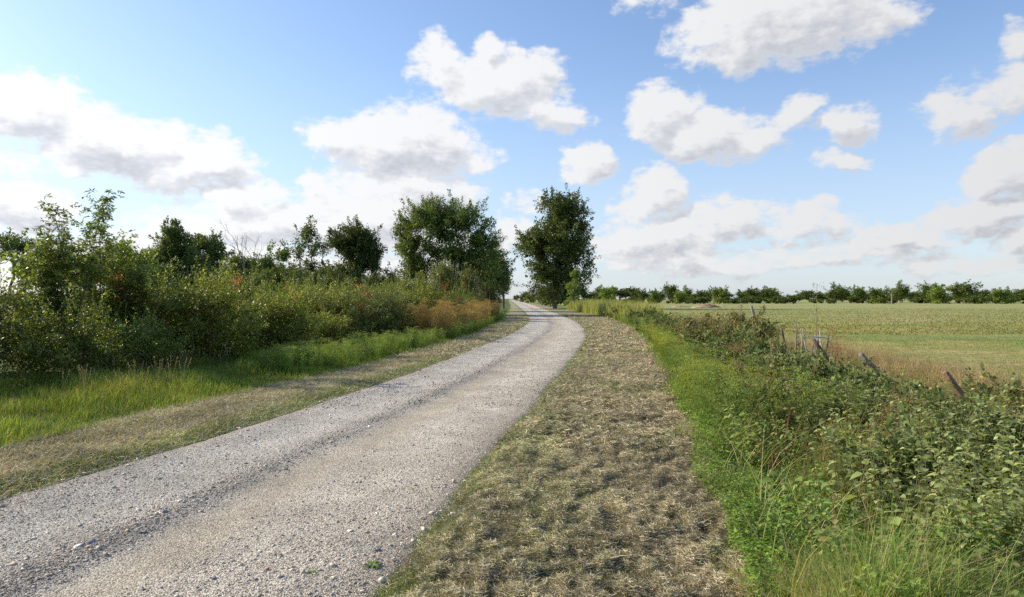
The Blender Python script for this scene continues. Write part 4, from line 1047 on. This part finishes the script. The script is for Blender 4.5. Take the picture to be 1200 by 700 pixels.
for i, (x, h, lx) in enumerate(specs):
    g = Geo(); stick(g, 0, h, lx, r.normal(0, .05), .026 if i in (3, 5) else .019, (.42, .38, .33) if i % 3 else (.24, .17, .13))
    o = g.build('dead_stick', M_wood, smooth=True); o.location = (xs+x, ys+r.normal(0, .12), -.1)
    tag(o, ['tallest bleached dead stick at the left of the cluster', 'bleached dead stick beside the tallest one', 'dead stick leaning left in the middle of the cluster', 'thick dark dead stick in the middle of the cluster', 'straight pale stick right of the thick dark one', 'stout pale stick on the right of the cluster',
        'dark forked stick at the right rim of the cluster', 'short pale stick low in the cluster', 'short pale stick leaning right low in the cluster', 'short dark stick left of the middle', 'short stick slanting left at the right foot of the cluster'][i], 'stick', 'dead sticks of an old bush by the fence')
g = Geo(); tube(g, np.array([[-.12, 0, .82], [.1, 0, .8], [.32, .02, .78], [.5, .05, .55]]), [.012, .013, .011, .006], 5, (.5, .46, .4))
o = g.build('fallen_branch', M_wood, smooth=True); o.location = (xs, ys-.14, -.1); tag(o, 'pale thin branch lying across the cluster of dead sticks', 'branch')

# thin lone stem with a few leaves standing up by the sticks
bk = Geo(); cr = Geo(); r = np.random.default_rng(13)
P = np.array([[0, 0, 0], [-.01, 0, .6], [.015, .02, 1.2], [0, 0, 1.95]]); tube(bk, P, [.01, .008, .006, .002], 4, (.2, .16, .1))
for z, n, sp in ((1.9, 30, .09), (1.6, 34, .1), (1.35, 16, .05)):
    leaves(cr, np.array([0, 0, z])+r.normal(0, sp, (n, 3))*[1, 1, .6], r.normal(0, 1, (n, 3)), .05, .45, pick(LIT, W4, n, r), r=r)
add_tree('lone_sapling', 'thin lone stem with a tuft of leaves rising from the sticks', 'sapling', (at(957, 16.5), 16.5, 0), bk, cr, M_herb, crown='foliage', trunk='stem')

# dried russet umbel plant right of the sticks
def umbel(x, y, h, label, c=(.36, .17, .09)):
    g = Geo(); hd = Geo(); r = np.random.default_rng(int(abs(x)*77+y))
    tube(g, np.array([[0, 0, 0], [.02, 0, h*.5], [0, .02, h]]), [.007, .006, .003], 4, c)
    for k in range(9):
        a = r.uniform(0, 2*PI); b = np.array([0, 0, h*r.uniform(.5, 1)]); e = b+[math.cos(a)*r.uniform(.08, .3), math.sin(a)*.15, r.uniform(.06, .2)]
        tube(g, np.array([b, e]), [.004, .002], 3, c)
        n = 60; leaves(hd, e+r.normal(0, 1, (n, 3))*[.06, .06, .012], r.normal(0, 1, (n, 3)), .022, .7, pick([c, (.42, .24, .12)], (1, 1), n, r), r=r)
    t = thing('dried_umbel_plant', label, 'plant', (x, y, float(height(np.array([x]), np.array([y]))[0])))
    g.build('stem', M_herb, t); hd.build('seed_head', M_herb, t)
umbel(at(986, 14), 14.2, .98, 'dried russet umbel plant just right of the dead sticks')
umbel(at(868, 13), 13.4, .8, 'dried umbel plant with brown heads on the dark bramble', (.3, .2, .1))

# far wooden pole, soil heap, brick, dandelion
g = Geo(); tube(g, np.array([[0, 0, -.2], [.02, 0, 1.6], [0, 0, 3.0]]), [.17, .16, .14], 8, (.3, .22, .16))
for s_ in (-1, 1): tube(g, np.array([[0, 0, 2.2], [s_*.35, 0, 2.75]]), [.06, .03], 5, (.3, .22, .16))
o = g.build('wooden_pole', M_wood, smooth=True); o.location = (at(1045, 195), 195, 0); tag(o, 'old wooden pole standing alone at the far field edge', 'pole')
def heap(x, y, rx, rz, c, label):
    g = Geo(); n = 26; a = np.linspace(0, 2*PI, n, endpoint=False); rows = []
    r = np.random.default_rng(int(x*10))
    for k in range(8):
        t = k/7; rad = rx*(1-t**1.6)+.01
        rows.append(np.stack([np.cos(a)*rad*(1+.25*vnoise(np.cos(a)*2+5, np.sin(a)*2+k*.4, 3)), np.sin(a)*rad*.6, rz*t**.8+r.normal(0, rz*.07, n)], 1))
    v = np.concatenate(rows); q = [(k*n+i, k*n+(i+1) % n, (k+1)*n+(i+1) % n, (k+1)*n+i) for k in range(7) for i in range(n)]
    g.add(v, q, c=c); o = g.build('soil_heap', M_ground); o.location = (x, y, -.05); tag(o, label, 'heap')
heap(at(829, 122), 122, 1.9, .75, (.34, .2, .13), 'reddish brown soil heap in the middle of the field')
heap(at(798, 128), 128, 1.6, .35, (.4, .28, .19), 'smaller low heap of pale soil left of the reddish heap')
heap(at(822, 118), 118, 1.6, .4, (.42, .33, .22), 'low pale heap touching the left foot of the reddish heap')
g = Geo(); r = np.random.default_rng(3)
v = CUB*np.array([.085, .05, .05])+r.normal(0, .006, CUB.shape); g.add(v, CQ, c=(.42, .2, .15))
o = g.build('broken_brick', M_stone); xb, yb_ = at(771, 16), 16
o.location = (xb-.15, yb_, float(height(np.array([xb-.15]), np.array([yb_]))[0])+.06); o.rotation_euler = (.2, .1, .5); tag(o, 'reddish broken brick lying at the rim of the mown verge', 'brick')
r = np.random.default_rng(8)
def rosette(x, y, s, label):
    g = Geo(); n = 16; a = np.linspace(0, 2*PI, n, endpoint=False)+r.normal(0, .15, n)
    bigleaves(g, np.zeros((n, 3))+[0, 0, .01], np.stack([np.cos(a), np.sin(a), r.uniform(.15, .8, n)], 1), s*r.uniform(.7, 1.1, n), .28, pick([(.16, .25, .06), (.22, .3, .08)], (1, 1), n, r), .35, r=r)
    o = g.build('dandelion_plant', M_herb); o.location = (x, y, float(height(np.array([x]), np.array([y]))[0])+.02); tag(o, label, 'plant')
rosette(at(437, 4.08), 4.08, .085, 'small dandelion rosette growing at the right edge of the gravel')
rosette(at(415, 5.0), 3.95, .05, 'tiny green weed in the gravel beside the dandelion')
def stone(px, py, s, c, label):
    Y = 1280/(py-350); x = at(px, Y); g = Geo(); r = np.random.default_rng(px)
    import bmesh
    bm = bmesh.new(); bmesh.ops.create_icosphere(bm, subdivisions=2, radius=1)
    v = np.array([p.co[:] for p in bm.verts]); f = [[w.index for w in fc.verts] for fc in bm.faces]; bm.free()
    v = v*(1+.28*(vnoise(v[:, 0]*2+px, v[:, 1]*2+v[:, 2]*3, px)[:, None]-.5))*np.array([1, .8, .62])*s
    g.add(v, t=f, c=c); o = g.build('pale_stone', M_stone); o.location = (x, Y, float(max(height(np.array([x]), np.array([Y]))[0], roadz(np.array([x]), np.array([Y]))[0]))+s*.3); o.rotation_euler = (0, 0, px); tag(o, label, 'stone', 'larger stones at the edge of the gravel')
stone(531, 603, .022, (.55, .53, .5), 'round pale stone lying in the green edge of the verge')
stone(448, 681, .028, (.58, .52, .44), 'pale angular stone just below the dandelion')
stone(443, 646, .022, (.16, .17, .2), 'dark bluish stone above the dandelion')
stone(193, 604, .03, (.2, .21, .24), 'dark grey stone on the ridge of loose gravel')
stone(107, 640, .028, (.19, .2, .23), 'dark grey stone lower on the gravel ridge')

# ------------------------------------------------------------------ sky, sun, clouds
SUN_EL = R(29); SUN_AZ = R(-72)     # azimuth from +Y towards +X
w = bpy.data.worlds.new('World'); sc.world = w; w.use_nodes = True
nt = w.node_tree; nt.nodes.clear(); lk = nt.links

CLOUDS = [  # azimuth and height in the survey frame, radii, weight
    (915, 20, 150, 52, 1.15), (840, 40, 70, 36, 1.0), (1010, 10, 85, 34, .9), (770, -5, 60, 18, .45),
    (575, 95, 75, 42, 1.2), (515, 75, 40, 34, 1.0), (640, 128, 52, 24, .9), (588, 52, 26, 18, .8),
    (475, 170, 92, 54, 1.3), (410, 168, 48, 34, 1.0), (480, 225, 90, 30, .9), (560, 190, 28, 16, .7), (455, 135, 50, 16, .6),
    (677, 190, 42, 30, 1.0),
    (785, 135, 46, 42, 1.1), (835, 165, 74, 38, 1.15), (900, 165, 46, 26, .8), (945, 135, 34, 24, .9), (1006, 143, 42, 26, 1.0),
    (20, 130, 90, 42, 1.15), (120, 165, 125, 42, 1.2), (225, 195, 90, 32, 1.1), (285, 232, 55, 26, 1.0),
    (30, 240, 75, 34, 1.1), (375, 225, 26, 22, .8), (430, 262, 120, 44, 1.1), (300, 262, 110, 34, 1.0), (215, 295, 140, 34, .9), (60, 290, 110, 24, .7), (350, 310, 160, 26, .9), (500, 290, 90, 24, .8),
    (765, 235, 45, 34, 1.1), (770, 280, 90, 30, 1.0), (615, 240, 20, 16, .6), (612, 275, 26, 20, .7),
    (855, 262, 64, 24, .9), (945, 265, 66, 22, .9), (800, 305, 110, 20, .8), (1040, 278, 90, 20, .8), (950, 300, 240, 16, .55), (1130, 302, 120, 16, .6),
    (1165, 115, 75, 36, .75), (1195, 55, 36, 34, .6), (1185, 205, 62, 34, 1.1), (1140, 250, 90, 24, 1.0), (985, 192, 26, 14, .5), (1190, 275, 70, 16, .9),
    (-120, 200, 160, 60, 1.1), (1330, 120, 120, 60, 1.1), (-150, 60, 120, 40, .9), (300, -120, 160, 50, 1.0), (700, -150, 120, 40, 1.0)]
def ang(px, py):
    a = math.atan((px-600)/800); e = math.atan((350-py)/800*math.cos(a)); return a, e
gr = bpy.data.node_groups.new('cloud_density', 'ShaderNodeTree')
gr.interface.new_socket('Vector', in_out='INPUT', socket_type='NodeSocketVector')
gr.interface.new_socket('Density', in_out='OUTPUT', socket_type='NodeSocketFloat'); gr.interface.new_socket('Smooth', in_out='OUTPUT', socket_type='NodeSocketFloat')
gi = gr.nodes.new('NodeGroupInput'); go_ = gr.nodes.new('NodeGroupOutput'); gl_ = gr.links
wn = N(gr, 'ShaderNodeTexNoise', noise_dimensions='2D', inp={'Scale': 7, 'Detail': 4, 'Roughness': .55}); gl_.new(gi.outputs[0], wn.inputs['Vector'])
ws = N(gr, 'ShaderNodeVectorMath', operation='SUBTRACT', inp={1: (.5, .5, .5)}); gl_.new(wn.outputs['Color'], ws.inputs[0])
wm = N(gr, 'ShaderNodeVectorMath', operation='MULTIPLY', inp={1: (.12, .075, 0)}); gl_.new(ws.outputs[0], wm.inputs[0])
wa = N(gr, 'ShaderNodeVectorMath', operation='ADD'); gl_.new(gi.outputs[0], wa.inputs[0]); gl_.new(wm.outputs[0], wa.inputs[1])
acc = None
for (px, py, rx, ry, wt) in CLOUDS:
    a, e = ang(px, py); a2, e2 = ang(px+rx, py-ry); sx_ = 1/max(a2-a, .01); sy_ = 1/max(abs(math.atan(ry/800*math.cos(a))), .006)
    ma = N(gr, 'ShaderNodeVectorMath', operation='MULTIPLY_ADD'); ma.inputs[1].default_value = (sx_, sy_, 0); ma.inputs[2].default_value = (-a*sx_, -e*sy_, 0)
    gl_.new(wa.outputs[0], ma.inputs[0])
    dp_ = N(gr, 'ShaderNodeVectorMath', operation='DOT_PRODUCT'); gl_.new(ma.outputs[0], dp_.inputs[0]); gl_.new(ma.outputs[0], dp_.inputs[1])
    m1 = N(gr, 'ShaderNodeMath', operation='MULTIPLY_ADD'); m1.inputs[1].default_value = -.62*wt; m1.inputs[2].default_value = .62*wt
    gl_.new(dp_.outputs['Value'], m1.inputs[0])
    if acc is None: acc = m1.outputs[0]
    else:
        mx = N(gr, 'ShaderNodeMath', operation='SMOOTH_MAX'); mx.inputs[2].default_value = .25; gl_.new(acc, mx.inputs[0]); gl_.new(m1.outputs[0], mx.inputs[1]); acc = mx.outputs[0]
cl = N(gr, 'ShaderNodeMath', operation='MAXIMUM'); cl.inputs[1].default_value = -.6; gl_.new(acc, cl.inputs[0]); acc = cl.outputs[0]
gl_.new(acc, go_.inputs[1])
for s, amp, det in ((16, 1.0, 7),):
    mp = N(gr, 'ShaderNodeMapping', inp={'Scale': (1, 1.5, 1)}); gl_.new(gi.outputs[0], mp.inputs[0])
    nz = N(gr, 'ShaderNodeTexNoise', noise_dimensions='2D', inp={'Scale': s, 'Detail': det, 'Roughness': .6}); gl_.new(mp.outputs[0], nz.inputs['Vector'])
    m1 = N(gr, 'ShaderNodeMath', operation='MULTIPLY_ADD'); m1.inputs[1].default_value = amp; m1.inputs[2].default_value = -amp*.5; gl_.new(nz.outputs['Fac'], m1.inputs[0])
    m2 = N(gr, 'ShaderNodeMath', operation='ADD'); gl_.new(acc, m2.inputs[0]); gl_.new(m1.outputs[0], m2.inputs[1]); acc = m2.outputs[0]
sy2 = N(gr, 'ShaderNodeSeparateXYZ'); gl_.new(gi.outputs[0], sy2.inputs[0])
lowb = N(gr, 'ShaderNodeMapRange', inp={1: .03, 2: .24, 3: 1.35, 4: .8}); gl_.new(sy2.outputs[1], lowb.inputs[0])
n3 = N(gr, 'ShaderNodeTexNoise', noise_dimensions='2D', inp={'Scale': 38, 'Detail': 6, 'Roughness': .62}); mp3 = N(gr, 'ShaderNodeMapping', inp={'Scale': (1, 1.9, 1)}); gl_.new(gi.outputs[0], mp3.inputs[0]); gl_.new(mp3.outputs[0], n3.inputs['Vector'])
n3s = N(gr, 'ShaderNodeMath', operation='SUBTRACT', inp={1: .53}); gl_.new(n3.outputs['Fac'], n3s.inputs[0])
n3m = N(gr, 'ShaderNodeMath', operation='MULTIPLY_ADD'); gl_.new(n3s.outputs[0], n3m.inputs[0]); gl_.new(lowb.outputs[0], n3m.inputs[1]); gl_.new(acc, n3m.inputs[2])
gl_.new(n3m.outputs[0], go_.inputs[0])

tc = N(nt, 'ShaderNodeTexCoord'); sp = N(nt, 'ShaderNodeSeparateXYZ'); lk.new(tc.outputs['Generated'], sp.inputs[0])
azn = N(nt, 'ShaderNodeMath', operation='ARCTAN2'); lk.new(sp.outputs[0], azn.inputs[0]); lk.new(sp.outputs[1], azn.inputs[1])
eln = N(nt, 'ShaderNodeMath', operation='ARCSINE'); lk.new(sp.outputs[2], eln.inputs[0])
cv = N(nt, 'ShaderNodeCombineXYZ'); lk.new(azn.outputs[0], cv.inputs[0]); lk.new(eln.outputs[0], cv.inputs[1])
d0 = N(nt, 'ShaderNodeGroup', node_tree=gr); lk.new(cv.outputs[0], d0.inputs[0])
of = N(nt, 'ShaderNodeVectorMath', operation='ADD', inp={1: (-.012, .018, 0)}); lk.new(cv.outputs[0], of.inputs[0])
d1 = N(nt, 'ShaderNodeGroup', node_tree=gr); lk.new(of.outputs[0], d1.inputs[0])
al = N(nt, 'ShaderNodeMapRange', interpolation_type='SMOOTHSTEP', inp={1: -.16, 2: .36, 3: 0, 4: .96}); lk.new(d0.outputs[0], al.inputs[0])
df = N(nt, 'ShaderNodeMath', operation='SUBTRACT'); lk.new(d0.outputs[0], df.inputs[0]); lk.new(d1.outputs[0], df.inputs[1])
ds = N(nt, 'ShaderNodeMath', operation='SUBTRACT'); lk.new(d0.outputs[1], ds.inputs[0]); lk.new(d1.outputs[1], ds.inputs[1])
dm = N(nt, 'ShaderNodeMath', operation='MULTIPLY_ADD'); dm.inputs[1].default_value = 1.5; lk.new(ds.outputs[0], dm.inputs[0]); lk.new(df.outputs[0], dm.inputs[2])
# lit side against shaded side; thick middles greyer, thin rims white
sh = N(nt, 'ShaderNodeMapRange', interpolation_type='SMOOTHSTEP', inp={1: -.62, 2: .42, 3: 0, 4: 1}); lk.new(dm.outputs[0], sh.inputs[0])
thk = N(nt, 'ShaderNodeMapRange', interpolation_type='SMOOTHSTEP', inp={1: .12, 2: .75, 3: 1, 4: .0}); lk.new(d0.outputs[0], thk.inputs[0])
th2 = N(nt, 'ShaderNodeMath', operation='MULTIPLY', inp={1: .55}); lk.new(thk.outputs[0], th2.inputs[0])
shm = N(nt, 'ShaderNodeMath', operation='ADD', use_clamp=True); lk.new(sh.outputs[0], shm.inputs[0]); lk.new(th2.outputs[0], shm.inputs[1])
# clouds towards the sun are brighter
sd = N(nt, 'ShaderNodeVectorMath', operation='DOT_PRODUCT'); lk.new(tc.outputs['Generated'], sd.inputs[0])
sunv = (math.sin(SUN_AZ)*math.cos(SUN_EL), math.cos(SUN_AZ)*math.cos(SUN_EL), math.sin(SUN_EL)); sd.inputs[1].default_value = sunv
sb = N(nt, 'ShaderNodeMapRange', inp={1: -.3, 2: .9, 3: .8, 4: 1.12}); lk.new(sd.outputs['Value'], sb.inputs[0])
cc = N(nt, 'ShaderNodeMix', data_type='RGBA'); cc.inputs[6].default_value = (.53, .56, .63, 1); cc.inputs[7].default_value = (.95, .95, .955, 1); lk.new(shm.outputs[0], cc.inputs[0])
cs = N(nt, 'ShaderNodeVectorMath', operation='SCALE'); lk.new(cc.outputs[2], cs.inputs[0]); lk.new(sb.outputs[0], cs.inputs['Scale'])
sky = N(nt, 'ShaderNodeTexSky', sky_type='NISHITA', sun_disc=False, sun_elevation=SUN_EL, sun_rotation=SUN_AZ, air_density=1.0, dust_density=.6, ozone_density=1.4, altitude=20)
SKY = .115
ks = N(nt, 'ShaderNodeVectorMath', operation='MULTIPLY', inp={1: (SKY*1.6, SKY*1.66, SKY*1.8)}); lk.new(sky.outputs[0], ks.inputs[0])
# white haze low down
hzr = N(nt, 'ShaderNodeMapRange', interpolation_type='SMOOTHSTEP', inp={1: 0, 2: .36, 3: .6, 4: 0}); lk.new(eln.outputs[0], hzr.inputs[0])
hm = N(nt, 'ShaderNodeMix', data_type='RGBA'); hm.inputs[7].default_value = (.58, .68, .85, 1); lk.new(hzr.outputs[0], hm.inputs[0]); lk.new(ks.outputs[0], hm.inputs[6])
fm = N(nt, 'ShaderNodeMix', data_type='RGBA'); lk.new(al.outputs[0], fm.inputs[0]); lk.new(hm.outputs[2], fm.inputs[6]); lk.new(cs.outputs[0], fm.inputs[7])
# keep the band right above the horizon veiled
bgA = N(nt, 'ShaderNodeBackground', inp={'Strength': 1.0}); lk.new(fm.outputs[2], bgA.inputs[0])
wo = N(nt, 'ShaderNodeOutputWorld'); lk.new(bgA.outputs[0], wo.inputs[0])
w.cycles.sampling_method = 'MANUAL'; w.cycles.sample_map_resolution = 512

ld = bpy.data.lights.new('sun', 'SUN'); ld.energy = 6.2; ld.angle = R(.53); ld.color = (1.0, .89, .71)
lo = bpy.data.objects.new('sun', ld); col.objects.link(lo)
from mathutils import Vector
lo.rotation_euler = Vector(sunv).to_track_quat('Z', 'Y').to_euler(); lo.location = (-30, 10, 20)

cam = bpy.data.cameras.new('camera'); co = bpy.data.objects.new('camera', cam); col.objects.link(co)
co.location = (0, 0, CAM_H); co.rotation_euler = (R(90), 0, 0)
cam.lens = 24; cam.sensor_width = 36; cam.sensor_fit = 'HORIZONTAL'; cam.clip_start = .05; cam.clip_end = 8000
sc.camera = co
sc.view_settings.view_transform = 'Standard'; sc.view_settings.look = 'None'; sc.view_settings.exposure = 0; sc.view_settings.gamma = 1
sc.render.engine = 'CYCLES'
sc.cycles.max_bounces = 5; sc.cycles.diffuse_bounces = 3; sc.cycles.glossy_bounces = 1; sc.cycles.transmission_bounces = 2; sc.cycles.transparent_max_bounces = 2
sc.cycles.caustics_reflective = False; sc.cycles.caustics_refractive = False
sc.cycles.use_denoising = False
